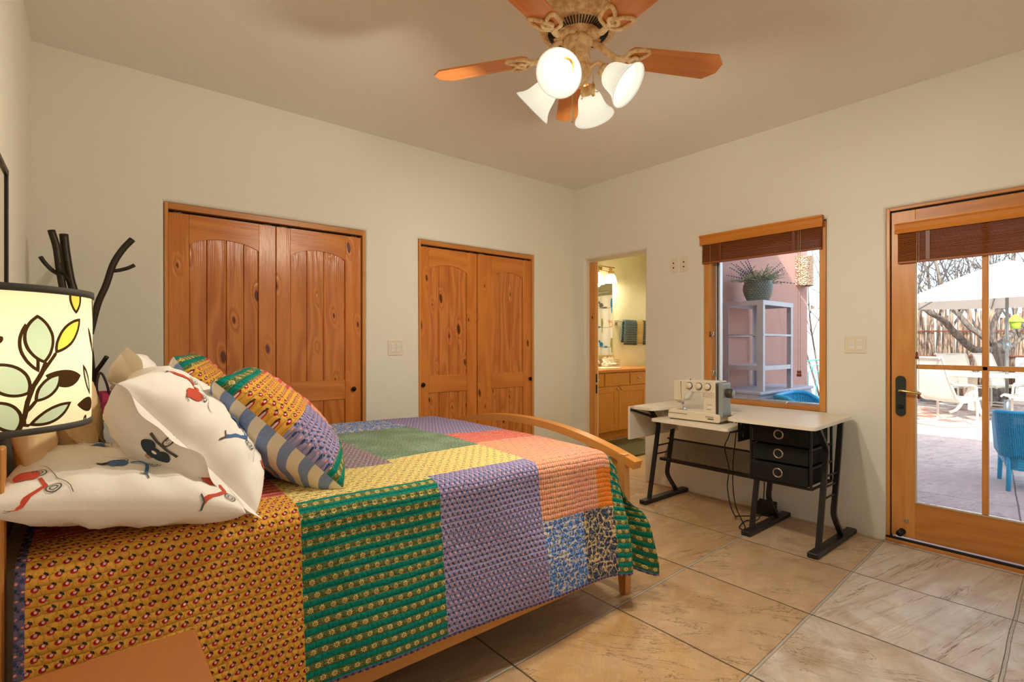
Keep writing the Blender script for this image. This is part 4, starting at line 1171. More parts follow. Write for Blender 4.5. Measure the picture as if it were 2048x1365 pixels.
TX0, TX1, TY0, TY1, TZ = 3.150, 3.868, 1.140, 2.440, .775
tb = thing('sewing_table', 'white topped folding sewing table on black steel legs under the window', 'table', (3.5, 1.8, 0))
def rounded(poly, r=.03, k=5):
    o = []
    for i, p in enumerate(poly):
        a, b = Vector(poly[i - 1]), Vector(poly[(i + 1) % len(poly)]); p = Vector(p)
        rr = min(r, (a - p).length * .45, (b - p).length * .45)
        s0 = p + (a - p).normalized() * rr; s1 = p + (b - p).normalized() * rr
        for j in range(k + 1):
            t = j / k; o.append(tuple((1 - t) ** 2 * s0 + 2 * t * (1 - t) * p + t * t * s1))
    return o
top = rounded([(TX0, TY0), (TX1 + .004, TY0 + .03), (TX1 + .02, TY1 + .02), (TX0 + .045, TY1), (TX0 + .035, 2.245), (TX0 + .16, 2.225), (TX0 + .26, 2.20), (TX0 + .285, 2.10), (TX0 + .285, 1.80), (TX0 + .27, 1.71), (TX0 - .005, 1.655)], .035)
m = MB(); m.prism(top, TZ - .020, TZ, None, 0, 1); m.build('tabletop', [M_lam, M_lamedge], tb)
tray = rounded([(TX0 + .01, 1.66), (TX0 + .34, 1.67), (TX0 + .36, 2.25), (TX0 + .025, 2.255)], .025)
m = MB(); m.prism(tray, .682, .702, None, 0, 1); m.build('lift_platform', [M_lam, M_lamedge], tb)
MB().box(TX0 + .055, TX1 - .0, TY1 + .024, TY1 + .042, .512, .765, 0, .002).build('drop_leaf', M_lam, tb)
for y in (1.665, 2.235):
    b = MB().box(TX0 + .16, TX0 + .33, y - .004 if y < 2 else y, y if y < 2 else y + .004, .60, .757, 0).box(TX0 + .05, TX0 + .32, y - .02 if y < 2 else y, y if y < 2 else y + .02, .672, .682)
    for k, (xx, zz) in enumerate(((.20, .72), (.24, .69), (.29, .73), (.22, .64))): b.cbox((TX0 + xx, y + (-.005 if y < 2 else .005), zz), (.012, .003, .028), 1)
    b.build('platform_bracket', [M_steel if y < 2 else M_nickel, M_chrome], tb)
MB().tube([(TX0 + .06, TY1 + .02, .745), (TX0 + .15, TY1 - .09, .70), (TX0 + .18, TY1 - .14, .66)], .010, 6).build('leaf_bracket', M_steel, tb)
def legframe(y, dx, rungs):
    MB().box(3.235 + dx, 3.895 + dx * .2, y - .030, y + .030, .0, .032, 0, .005).build('foot_bar', M_steel, tb)
    MB().bar(spline([(3.325 + dx, y, .03), (3.385 + dx, y, .30), (3.442 + dx, y, .56), (3.445 + dx, y, .60), (3.425 + dx, y, .64), (3.335 + dx, y, .735), (3.325 + dx, y, .754)], 4), .015, .010).build('leg', M_steel, tb)
    MB().bar(spline([(3.690 + dx, y, .754), (3.650 + dx, y, .55), (3.585 + dx, y, .27), (3.572 + dx, y, .22), (3.585 + dx, y, .165), (3.70 + dx, y, .03)], 4), .015, .010).build('leg', M_steel, tb)
    for z in rungs:
        xa = 3.325 + dx + (z - .03) / .55 * .122; xb = 3.69 + dx - (.754 - z) / .48 * .105
        MB().cyl((xa, y, z), (xb, y, z), .006, 8).build('rung', M_steel, tb)
legframe(1.185, 0, (.443, .380, .313))
legframe(1.600, .045, ())
legframe(2.425, .075, (.435, .369))
# sloping perforated back panel between the left and the middle legs
m = MB()
px_, py_ = (3.56, 3.64), (1.62, 2.40)
m.add([(px_[0], py_[0], .335), (px_[0], py_[1], .335), (px_[1], py_[1], .475), (px_[1], py_[0], .475)], [[0, 1, 2, 3]])
m.build('perforated_panel', M_perf, tb)
MB().bar([(3.55, 1.6, .325), (3.56, 2.425, .325)], .022, .010).bar([(3.645, 1.6, .478), (3.65, 2.425, .478)], .006, .006).build('panel_rail', M_steel, tb)
# drawer rack
DX0, DX1, DY0, DY1 = 3.318, 3.640, 1.222, 1.580
rk = MB()
for y in (DY0, DY1):
    for x in (DX0, DX1): rk.box(x - .007, x + .007, y - .007, y + .007, .372, .755, 0, .002)
    for z in (.378, .505, .615, .745): rk.box(DX0, DX1, y - .006, y + .006, z - .007, z + .004)
for z in (.378, .748):
    for x in (DX0, DX1): rk.box(x - .006, x + .006, DY0, DY1, z - .006, z + .006)
rk.build('drawer_rack', M_steel, tb)
M_grom = metal('grommet_nickel', (.45, .40, .33), .3)
for k, (z0, z1) in enumerate(((.388, .500), (.512, .612), (.624, .738))):
    f = -.012 if k == 0 else (-.004 if k == 1 else 0)
    b = MB().box(DX0 - .010 + f, DX1 - .02, DY0 + .012, DY1 - .012, z0, z1, 0, .008, None, 2)
    dob = b.build('fabric_drawer', M_fabric, tb)
    c = (DX0 - .0105 + f, 1.405, (z0 + z1) / 2 + .004)
    Mx = Matrix.Translation(c) @ Matrix.Rotation(-pi / 2, 4, 'Y')
    MB().lathe([(.0215, 0), (.0225, .003), (.0255, .005), (.0295, .004), (.031, 0)], n=28, M=Mx).build('grommet', M_grom, dob)
    MB().lathe([(.0001, .0006), (.0216, .0006)], n=24, M=Mx).build('finger_hole_shade', M_dark, dob)  # flat dark disc, the hole's shade put into its colour

# ------------------------------------------------------------------ sewing machine
M_sm = plain('cream_machine_plastic', S(232, 220, 196), .35, 0, .01)
M_smw = plain('white_machine_plastic', S(226, 224, 216), .3, 0, .01)
M_smg = plain('grey_machine_end', S(150, 158, 156), .4, 0, .02)
M_smd = plain('machine_dark_side', S(70, 60, 48), .45)
sm = thing('sewing_machine', 'cream sewing machine with three round dials standing on the lowered table platform', 'sewing machine', (3.33, 1.96, .702))
# local frame: x along the front towards the window (-Y), y up, z towards the viewer (-X)
FS = frame((3.268, 2.172, .704), (.05, -1, 0), (0, 0, 1))
def smb(): q = MB(); q.M = FS; return q
def slab(pts, d0, d1, nm, mt, par=sm, bev=.006):
    bm = bmesh.new()
    a = [bm.verts.new((x, y, -d1)) for x, y in pts]; f = bm.faces.new(a)
    r = bmesh.ops.extrude_face_region(bm, geom=[f]); vs_ = [v for v in r['geom'] if isinstance(v, bmesh.types.BMVert)]
    for v in vs_: v.co.z = -d0
    bmesh.ops.recalc_face_normals(bm, faces=bm.faces[:])
    bmesh.ops.bevel(bm, geom=[e for e in bm.edges if abs(e.verts[0].co.z - e.verts[1].co.z) < 1e-6], offset=bev, segments=3, affect='EDGES', profile=.5)
    bm.verts.index_update(); q = smb(); q.add([v.co.copy() for v in bm.verts], [[v.index for v in f.verts] for f in bm.faces]); bm.free()
    return q.build(nm, mt, par)
slab(rounded([(0, .005), (.395, .005), (.395, .062), (.305, .070), (.02, .072), (.004, .055)], .02), 0, .150, 'bed_base', M_sm, sm, .008)
slab(rounded([(.052, .130), (.052, .282), (.36, .290), (.362, .03), (.272, .03), (.272, .192), (.262, .205), (.165, .205), (.135, .188), (.118, .130)], .012), .004, .125, 'arm_and_column', M_sm, sm, .006)
slab(rounded([(.052, .140), (.052, .284), (.120, .286), (.120, .140)], .01), -.004, .11, 'head_cover', M_sm, sm, .005)
slab(rounded([(.135, .20), (.16, .205), (.19, .205), (.165, .165), (.14, .150), (.128, .152)], .008), .006, .05, 'lamp_shroud', M_smw, sm, .003)
slab([(.362, .010), (.376, .010), (.376, .262), (.362, .275)], .008, .13, 'dark_side_band', M_smd, sm, .002)
slab(rounded([(.376, .045), (.408, .045), (.408, .275), (.376, .285)], .01), .012, .135, 'end_cover', M_smg, sm, .006)
slab(rounded([(.01, -.002), (.40, -.002), (.40, .010), (.02, .010)], .006), .012, .16, 'base_foot', M_smd, sm, .002)
q = smb().lathe([(.0001, .048), (.022, .047), (.030, .040), (.032, .030), (.032, .006), (.026, 0)], n=28, M=Matrix.Translation((.408, .208, -.07)) @ Matrix.Rotation(pi / 2, 4, 'Y')); w_ = q.build('handwheel', M_smd, sm)
smb().lathe([(.0001, .052), (.018, .051), (.024, .048)], n=24, M=Matrix.Translation((.408, .208, -.07)) @ Matrix.Rotation(pi / 2, 4, 'Y')).build('wheel_cap', M_smg, w_)
for x in (.172, .243, .307):
    Mz = Matrix.Translation((x, .250, -.003))
    d = smb().lathe([(.024, 0), (.024, .005), (.0205, .006)], n=28, M=Mz).build('dial', M_smd, sm)
    smb().lathe([(.0205, .004), (.0195, .016), (.017, .018), (.0001, .018)], n=28, M=Mz).build('dial_cap', M_sm, d)
smb().cyl((.112, .14, -.03), (.112, .088, -.03), .004, 8).cbox((.112, .118, -.03), (.020, .012, .014), 0, .002).cyl((.100, .135, -.03), (.100, .105, -.03), .003, 6).build('needle_bar', M_chrome, sm)
smb().cbox((.112, .080, -.03), (.018, .006, .028), 0, .001).build('presser_foot', M_chrome, sm)
smb().cbox((.085, .125, -.02), (.03, .008, .006), 0, .001).build('needle_threader', M_chrome, sm)
smb().cbox((.108, .0735, -.04), (.085, .002, .055), 0, .0005).build('needle_plate', M_chrome, sm)
smb().box(.004, .155, .044, .047, -.0012, .002).build('arm_seam', M_smd, sm)
smb().box(.108, .112, .255, .278, .002, .005).tube([(.110, .255, .004), (.112, .20, .006), (.116, .17, .006), (.113, .145, .002)], .0016, 5).build('thread_lever', M_smd, sm)
q = smb()
for r_ in range(3):
    for c_ in range(15): q.cbox((.272 + c_ * .0055, .205 - r_ * .0125 - .004 * math.sin(c_ * (1 + r_)), -.0035), (.0022, .0055, .0012))
q.build('stitch_chart', plain('stitch_chart_ink', S(150, 134, 108), .6), sm)
slab(rounded([(.300, .098), (.333, .098), (.326, .116), (.306, .116)], .004), -.006, .004, 'reverse_lever', M_smw, sm, .002)
smb().cbox((.318, .1255, -.0035), (.036, .003, .0012)).build('lever_caption', plain('caption_ink', S(170, 154, 126), .6), sm)
smb().cbox((.330, .0275, .0005), (.042, .0075, .0016)).build('model_plate', M_smd, sm)
for x in (.330, .355): smb().cyl((x, .286, -.075), (x, .315, -.075), .0018, 6).build('spool_pin', M_chrome, sm)
smb().cbox((.385, .287, -.07), (.03, .008, .04), 0, .002).build('bobbin_winder', M_smw, sm)
smb().cyl((.128, .284, -.06), (.128, .298, -.06), .006, 10).build('pressure_knob', M_smw, sm)
smb().cyl((.155, .284, -.05), (.155, .295, -.05), .003, 8).build('thread_guide', M_smd, sm)
def lettering(text, M, size, name, mt, par):
    cu = bpy.data.curves.new(name, 'FONT'); cu.body = text; cu.size = size; cu.extrude = .0004; cu.resolution_u = 2
    o = bpy.data.objects.new(name, cu); COL.objects.link(o)
    me = bpy.data.meshes.new_from_object(o.evaluated_get(bpy.context.evaluated_depsgraph_get()))
    bpy.data.objects.remove(o); bpy.data.curves.remove(cu)
    q = MB(); q.M = M
    q.add([v.co.copy() for v in me.vertices], [list(p.vertices) for p in me.polygons]); bpy.data.meshes.remove(me)
    return q.build(name, mt, par)
lettering('bernette', FS @ Matrix.Translation((.292, .037, .0008)), .017, 'lettering', plain('lettering_ink', S(140, 122, 92), .6), sm)

# pedal and cables
fp = thing('foot_pedal', 'black sewing machine foot pedal on the floor against the wall', 'foot pedal', (3.84, 1.72, 0))
MB().prism(rounded([(3.775, 1.655), (3.905, 1.655), (3.905, 1.80), (3.775, 1.80)], .02), .0, .025).build('pedal_base', M_black, fp)
m = MB(); m.add([(3.785, 1.665, .026), (3.898, 1.665, .026), (3.898, 1.79, .026), (3.785, 1.79, .026), (3.785, 1.665, .045), (3.898, 1.665, .085), (3.898, 1.79, .085), (3.785, 1.79, .045)], [[3, 2, 1, 0], [4, 5, 6, 7], [0, 1, 5, 4], [1, 2, 6, 5], [2, 3, 7, 6], [3, 0, 4, 7]]); m.build('pedal_plate', M_black, fp)
pcab = [(3.42, 1.77, .745), (3.43, 1.765, .69), (3.44, 1.80, .59), (3.45, 1.83, .52), (3.45, 1.80, .38), (3.45, 1.81, .25), (3.47, 1.80, .12), (3.52, 1.79, .03), (3.60, 1.82, .006), (3.68, 1.76, .006), (3.76, 1.70, .010), (3.778, 1.69, .012)]
tag(MB().tube(spline(pcab, 6), .0035, 6).build('power_cord', M_black), 'black cord looping from the sewing machine down to the foot pedal', 'cord')
pc2 = [(3.425, 1.745, .745), (3.44, 1.74, .66), (3.455, 1.77, .45), (3.44, 1.765, .27), (3.46, 1.755, .12), (3.50, 1.73, .02), (3.44, 1.68, .006), (3.37, 1.655, .006), (3.40, 1.70, .006), (3.56, 1.73, .006), (3.60, 1.66, .03), (3.62, 1.635, .20), (3.61, 1.63, .42), (3.66, 1.66, .50), (3.80, 1.70, .46), (3.905, 1.74, .40)]
tag(MB().tube(spline(pc2, 6), .0035, 6).build('power_cord', M_black), 'black cord trailing over the floor beside the middle table foot', 'cord')

# ------------------------------------------------------------------ bathroom beyond the doorway
pd = thing('door_6', None, None, (3.99, 3.53, 0)); pd['kind'] = 'structure'
MB().box(3.985, 4.025, 3.497, 3.60, .01, 2.09, 0, .003).build('slab', M_trimz, pd)
MB().box(3.992, 4.018, 3.4945, 3.499, .74, .83, 0, .002).box(3.992, 4.018, 3.4945, 3.499, .855, .94, 0, .002).build('edge_pull', M_black, pd)
MB().ball((3.984, 3.535, 1.52), .012, 6, 0, (.3, 1, 1.3)).build('knot', plain('pine_knot', S(120, 58, 22), .4), pd)

va = thing('bathroom_vanity', 'maple bathroom vanity cabinet with three drawer fronts and two doors', 'vanity', (5.6, 4.6, 0))
VX0, VX1, VY = 4.45, 6.62, 4.33
MB().box(VX0, VX1, VY + .02, 4.875, .10, .875, 0, .002).box(VX0, VX1, VY + .09, 4.875, 0, .10).build('case', M_vanity, va)
vd = [(4.50, 4.86), (4.88, 5.11), (5.13, 5.63), (5.65, 6.02), (6.04, 6.58)]
M_knob = M_nickel
for i, (a, b) in enumerate(vd):
    d = MB().box(a, b, VY, VY + .02, .695, .865, 0, .003).build('drawer', M_vanity, va)
    if i in (1, 3): MB().ball((lerp(a, b, .5) - .02 * (i == 1), VY - .014, .785), .022, 8, 0, (1.3, .7, .8)).cyl((lerp(a, b, .5) - .02 * (i == 1), VY, .785), (lerp(a, b, .5) - .02 * (i == 1), VY - .014, .785), .007, 8).build('pull', M_knob, d)
for a, b, kx in ((4.50, 4.86, None), (4.88, 5.395, 5.365), (5.405, 6.02, 5.435), (6.04, 6.58, None)):
    s_ = .075
    q = MB().box(a, a + s_, VY, VY + .02, .105, .688, 0, .002).box(b - s_, b, VY, VY + .02, .105, .688, 0, .002).box(a + s_, b - s_, VY, VY + .02, .105, .105 + s_, 0, .002).box(a + s_, b - s_, VY, VY + .02, .688 - s_, .688, 0, .002).box(a + s_, b - s_, VY + .010, VY + .018, .18, .613)
    d = q.build('door', M_vanity, va)
    if kx: MB().ball((kx, VY - .02, .655), .015, 8).cyl((kx, VY, .655), (kx, VY - .02, .655), .006, 8).build('knob', M_knob, d)
MB().box(VX0 - .02, VX1 + .02, VY - .025, 4.878, .875, .912, 0, .004).build('countertop', M_mapley, va)
MB().box(VX0, 5.955, 4.862, 4.878, .912, 1.075, 0, .002).build('backsplash', plain('tan_tile', S(206, 168, 110), .35, 0, .12, 8), va)
M_china = plain('white_china', (.82, .78, .62), .15)
bs = MB().lathe([(.20, .012), (.235, .018), (.245, .010), (.24, 0)], M=Matrix.Translation((5.42, 4.60, .912)) @ Matrix.Diagonal((1.15, .85, 1, 1)), n=36)
bs.lathe([(.20, .012), (.17, .004), (.0001, .002)], M=Matrix.Translation((5.42, 4.60, .912)) @ Matrix.Diagonal((1.15, .85, 1, 1)), n=36)
tag(bs.build('sink_basin', M_china), 'oval white sink basin set in the maple vanity top', 'sink')
ft = thing('faucet', 'brushed nickel bathroom faucet behind the sink', 'faucet', (5.40, 4.79, .912))
MB().lathe([(.034, 0), (.030, .012), (.026, .06), (.024, .09)], c=(5.40, 4.79, .912), n=16).tube(spline([(5.40, 4.79, .99), (5.39, 4.74, 1.03), (5.38, 4.68, 1.02), (5.375, 4.64, .985)], 5), .016, 8).build('spout', M_nickel, ft)
MB().tube([(5.40, 4.79, 1.0), (5.44, 4.78, 1.035), (5.54, 4.75, 1.04)], [.018, .012, .008], 8).build('lever', M_nickel, ft)
tk = thing('tissue_basket', 'clear basket of white tissues on the vanity beside the faucet', 'basket', (5.72, 4.76, .912))
b = MB(); x0, x1, y0, y1 = 5.58, 5.86, 4.68, 4.84
for z in (.918, .95, .99, 1.02): b.tube([(x0, y0, z), (x1, y0, z), (x1, y1, z), (x0, y1, z)], .003, 5, 0, True)
for k in range(9):
    x = lerp(x0, x1, k / 8); b.tube([(x, y0, .918), (x, y0, 1.02)], .002, 4); b.tube([(x, y1, .918), (x, y1, 1.02)], .002, 4)
b.build('wire_basket', M_nickel, tk)
b = MB()
for k in range(7):
    a = k * .9; cx, cy = 5.71 + .07 * math.cos(a), 4.76 + .03 * math.sin(a)
    b.add([(cx - .05, cy - .03, .97), (cx + .05, cy - .02, .97), (cx + .03, cy + .03, 1.02 + .03 * math.sin(k * 2)), (cx + .02 * math.cos(k), cy, 1.07), (cx - .04, cy + .03, 1.03)], [[0, 1, 2, 3, 4]], 0, False)
b.box(5.60, 5.84, 4.70, 4.82, .918, .98, 0, .02)
b.build('tissue', plain('tissue_paper', (.85, .83, .72), .9), tk)
mi = plain('mirror_silver', (.9, .9, .88), .02, 1.0, 0)
tag(MB().box(4.6, 5.93, 4.872, 4.879, 1.085, 2.18).build('vanity_mirror', mi), 'frameless mirror above the vanity reflecting the shower curtain', 'mirror')
vl = thing('vanity_light', 'brass bar light with white glass shades above the bathroom mirror', 'light fixture', (5.45, 4.84, 2.3))
MB().box(5.0, 5.7, 4.862, 4.88, 2.30, 2.38, 0, .008).build('back_plate', M_brass, vl)
MB().tube([(4.85, 4.76, 2.345), (5.84, 4.76, 2.345)], .008, 8).tube([(4.85, 4.76, 2.285), (5.84, 4.76, 2.285)], .005, 8).build('rail', M_brass, vl)
M_bsh = lit_glass('lit_white_glass', (1.0, .93, .78), 2.2, .4)
for x in (4.87, 5.16, 5.455, 5.755):
    MB().lathe([(.012, .11), (.016, .095), (.030, .08), (.022, .065), (.032, .045), (.040, .02), (.038, 0)], c=(x, 4.76, 2.235), n=16).build('socket', M_brass, vl)
    s_ = MB().lathe([(.036, .015), (.055, 0), (.075, -.035), (.084, -.08), (.093, -.112), (.089, -.110), (.080, -.08), (.070, -.036), (.050, -.003)], c=(x, 4.76, 2.235), n=24).build('glass_shade', M_bsh, vl)
    lamp('vanity_bulb', (x, 4.755, 2.12), BATH_W, (1.0, .86, .60), .03, vl)
tr_ = thing('towel_bar', 'brushed nickel towel bar on the yellow bathroom wall', 'towel bar', (6.35, 4.86, 1.56))
MB().tube([(6.0, 4.80, 1.585), (6.72, 4.80, 1.585)], .009, 10).build('bar', M_nickel, tr_)
for x in (6.0, 6.72): MB().box(x - .03, x + .03, 4.862, 4.88, 1.53, 1.60, 0, .004).box(x - .018, x + .018, 4.79, 4.87, 1.562, 1.60, 0, .006).build('bracket', M_nickel, tr_)
def terry(name, a, b_, per):
    g = G(name); x, y, z = g.xyz(); n = g.noise(g.vec(x, y, z), 60, 2)
    s_ = ((z + (n - .5) * .01) / per).fr()
    return g.out(g.mix(g.ss((s_ - .5).ab(), .2, .3), a, b_), .95, 0, g.bump((s_ * 2 * pi).sin() + n, .006))
def towel(label, x0, x1, zf, zb, mt, off):
    b = MB(); pr = [(4.80 + .013 + off, zb), (4.80 + .015 + off, 1.58), (4.80 + .008, 1.598 + off), (4.80 - .008, 1.598 + off), (4.80 - .015 - off, 1.58), (4.80 - .022 - off, zf)]
    P = []
    for (ya, za), (yb, zb_) in zip(pr, pr[1:]):
        for k in range(5): P.append((lerp(ya, yb, k / 5), lerp(za, zb_, k / 5)))
    P.append(pr[-1])
    def f(i, x): y, z = P[int(i)]; return Vector((x + .012 * math.sin(z * 9), y + .006 * math.sin(x * 60) * (1.6 - z) * 2, z - .02 * (x - x0)))
    b.grid(f, list(range(len(P))), frange(x0, x1, 12))
    o = b.build('hand_towel', mt, None, label=label, cat='towel', group=None)
    md = o.modifiers.new('thickness', 'SOLIDIFY'); md.thickness = .008; md.offset = 1
    return o
towel('blue grey striped hand towel nearest the bracket of the bathroom towel bar', 6.08, 6.38, 1.235, 1.27, terry('blue_grey_terry', S(58, 82, 92), S(122, 140, 138), .035), .004)
towel('cream ribbed hand towel between the two dark towels', 6.385, 6.535, 1.25, 1.3, terry('cream_terry', S(206, 172, 100), S(238, 214, 150), .03), .003)
towel('dark grey striped hand towel at the doorway edge of the towel bar', 6.54, 6.70, 1.235, 1.3, terry('dark_grey_terry', S(62, 74, 70), S(120, 122, 104), .035), .004)
# shower curtain (seen in the mirror)
rod = thing('shower_curtain_rod', 'chrome shower curtain rod seen in the bathroom mirror', 'curtain rod', (6.8, 4.0, 2.1))
MB().tube([(6.80, 3.1, 2.13), (6.80, 4.88, 2.13)], .012, 10).build('rod', M_chrome, rod)
for k in range(9):
    y = 3.2 + k * .19
    MB().tube([(6.80 + .028 * math.cos(t), y, 2.118 + .034 * math.sin(t)) for t in [2 * pi * j / 12 for j in range(12)]], .004, 5, 0, True).build('ring', M_nickel, rod)
M_curt = plain('curtain_white', (.80, .80, .78), .8); C_ = [M_curt, plain('curtain_orange', S(226, 160, 84), .8), plain('curtain_blue', S(44, 92, 160), .8), plain('curtain_azure', S(28, 128, 186), .8), plain('curtain_grey', S(112, 112, 112), .8), plain('curtain_olive', S(150, 150, 80), .8)]
cb = MB()
def cfn(y, z): return Vector((6.80 + .018 * math.sin(y * 33) * (.5 + .5 * (2.1 - z)), y, z))
cb.grid(cfn, frange(3.15, 4.82, 120), frange(.25, 2.075, 12))
def on(y, z, o=.002): p = cfn(y, z); return p + Vector((-o, 0, 0))
for z in (1.86, 1.53, 1.19):
    vs_ = [on(y, z + d + .006 * math.sin(y * 20)) for y in frange(3.2, 4.8, 60) for d in (-.003, .003)]
    cb.add(vs_, [[2 * i, 2 * i + 1, 2 * i + 3, 2 * i + 2] for i in range(60)], 4, True)
def bird(y, z, m, up):
    def el(cy, cz, ry, rz, mm, o=.004): cb.add([on(cy + ry * math.cos(2 * pi * k / 14), cz + rz * math.sin(2 * pi * k / 14), o) for k in range(14)], [list(range(14))], mm)
    if up: el(y, z + .07, .026, .075, m); el(y, z + .135, .018, .022, m, .005); el(y + .004, z - .04, .010, .06, m)
    else: el(y, z + .05, .058, .042, m); el(y - .05, z + .10, .024, .024, m, .005); el(y + .08, z + .01, .05, .014, m); el(y - .08, z + .10, .014, .006, 4)
rr = random.Random(5)
for z in (1.86, 1.53, 1.19):
    y = 3.3; k = rr.randint(0, 4)
    while y < 4.75:
        bird(y, z, (1, 2, 4, 3, 5)[k % 5], k % 2 == 0); k += 1; y += rr.uniform(.17, .25)
o = cb.build('shower_curtain', C_, None, label='white shower curtain printed with coloured birds on wires, seen in the mirror', cat='shower curtain')
bm_ = None
def _mat():
    g = G('olive_bath_mat'); n = g.noise(g.tc(), 120, 2); return g.out(g.mix(n, S(66, 62, 36), S(112, 104, 64)), .95, 0, g.bump(n, .01))
b = MB(); b.prism(rounded([(4.50, 3.50), (5.52, 3.50), (5.52, 4.22), (4.50, 4.22)], .05), 0, .018); b.build('bath_mat', _mat(), None, label='olive green bath mat on the floor in front of the vanity', cat='bath mat')

# ------------------------------------------------------------------ outdoors
PZ = -.05
def ground_mat():
    g = G('leaf_strewn_gravel'); p = g.tc(); n = g.noise(p, 3, 4); v = g.voro(p, 30, 'F1', 'Color'); vv = g.sep(v)[0]
    c = g.mix(vv, (.42, .30, .23), (.72, .62, .55)); c = g.mix(g.ss(n, .5, .62), c, (.40, .17, .10)); return g.out(c, .95, 0, g.bump(vv, .02))
struct(MB().add([(-6, -30, -.14), (60, -30, -.14), (60, 40, -.14), (-6, 40, -.14)], [[0, 1, 2, 3]]), 'ground', ground_mat())
pt = MB(); pt.prism([(4.121, -7.0), (15.2, -7.0), (14.6, -.85), (8.9, 3.95), (8.4, 5.2), (7.92, 5.2), (7.92, 2.49), (4.121, 2.49)], -.2, PZ); struct(pt, 'patio', M_patio)
cam_f = Vector((math.cos(YAW), math.sin(YAW), 0)); cam_r = Vector((math.sin(YAW), -math.cos(YAW), 0))
def at(px, d, z=PZ):
    p = cam_f * d + cam_r * ((px - 1024) / 1024 * d); return Vector((p.x, p.y, z))

# metal shelf on two storage cabinets
M_grey = plain('grey_resin', (.56, .57, .62), .55, .0, .05, 10); M_greym = plain('grey_painted_metal', (.58, .59, .63), .45, .2, .06, 14)
for i, (x0, x1) in enumerate(((4.52, 5.10), (5.105, 5.68))):
    sc_ = thing('storage_cabinet', ('grey outdoor storage cabinet under the metal shelf', 'grey outdoor storage cabinet beside the one carrying the shelf')[i], 'cabinet', ((x0 + x1) / 2, 2.28, PZ), 0, None)
    MB().box(x0, x1, 2.085, 2.485, PZ, .795, 0, .008).build('case', M_grey, sc_)
    MB().box(x0 - .003, x1 - .002 if i == 0 else x1 + .01, 2.065, 2.49, .795, .824, 0, .010, None, 2).build('lid', M_grey, sc_)
    xm = (x0 + x1) / 2
    for a, b in ((x0 + .02, xm - .004), (xm + .004, x1 - .02)): MB().box(a, b, 2.073, 2.087, PZ + .05, .775, 0, .004).build('door', M_grey, sc_)
sh = thing('metal_shelf', 'open grey metal shelf unit outside the window, standing on a storage cabinet', 'shelf', (4.91, 2.27, .824))
SX0, SX1, SY0, SY1, SZ = 4.60, 5.225, 2.085, 2.455, 1.640
for x in (SX0, SX1):
    for y in (SY0, SY1):
        sx = 1 if x == SX0 else -1; sy = 1 if y == SY0 else -1
        MB().box(x, x + sx * .040, y, y + sy * .004, .825, SZ - .03, 0, .001).box(x, x + sx * .004, y, y + sy * .055, .825, SZ - .03, 0, .001).build('upright', M_greym, sh)
MB().box(SX0 - .003, SX1 + .003, SY0 - .003, SY1 + .003, SZ - .006, SZ, 0, .003).box(SX0 - .003, SX1 + .003, SY0 - .003, SY0 + .001, SZ - .042, SZ - .003).box(SX0 - .003, SX1 + .003, SY1 - .001, SY1 + .003, SZ - .042, SZ - .003).box(SX0 - .003, SX0 + .001, SY0, SY1, SZ - .042, SZ - .003).box(SX1 - .001, SX1 + .003, SY0, SY1, SZ - .042, SZ - .003).build('top_shelf', M_greym, sh)
MB().box(SX0 + .004, SX1 - .004, SY0 + .004, SY1 - .004, 1.046, 1.052).box(SX0 + .004, SX1 - .004, SY0 + .003, SY0 + .007, 1.012, 1.05).box(SX0 + .003, SX0 + .007, SY0 + .003, SY1 - .003, 1.012, 1.05).build('lower_shelf', M_greym, sh)
q = MB()
for a, b in (((SX0, SY0), (SX1, SY0)), ((SX0, SY1), (SX1, SY1)), ((SX0, SY0), (SX0, SY1)), ((SX1, SY0), (SX1, SY1))): q.bar([(a[0], a[1], 1.33), (b[0], b[1], 1.33)], .004, .009)
q.build('stretcher', M_greym, sh)
# pot of lavender
def potmat():
    g = G('scaled_green_glaze'); x, y, z = g.xyz(); a = g.math('ARCTAN2', y, x)
    fx, fy = ((a * 5.0 + (z / .018).fl() * .5).fr() - .5, (z / .018).fr() - .3)
    d = fx.sq() * 1.4 + fy.sq(); n = g.noise(g.tc(), 25, 2)
    return g.out(g.mix(g.ss(d, .12, .40), g.mix(n, S(104, 118, 104), S(136, 148, 128)), S(66, 78, 70)), .35, 0, g.bump(1.0 - d, .008))
PC = Vector((4.86, 2.25, SZ))
po = thing('flower_pot', 'green scaled ceramic pot with lavender on top of the metal shelf', 'flower pot', PC)
MB().lathe([(.0001, 0), (.085, 0), (.092, .01), (.120, .07), (.132, .12), (.128, .16), (.118, .185), (.124, .20), (.128, .206), (.118, .206), (.108, .19), (.0001, .18)], n=40).build('pot', potmat(), po, local=True)
rr = random.Random(11)
fo = MB(); fl_ = MB()
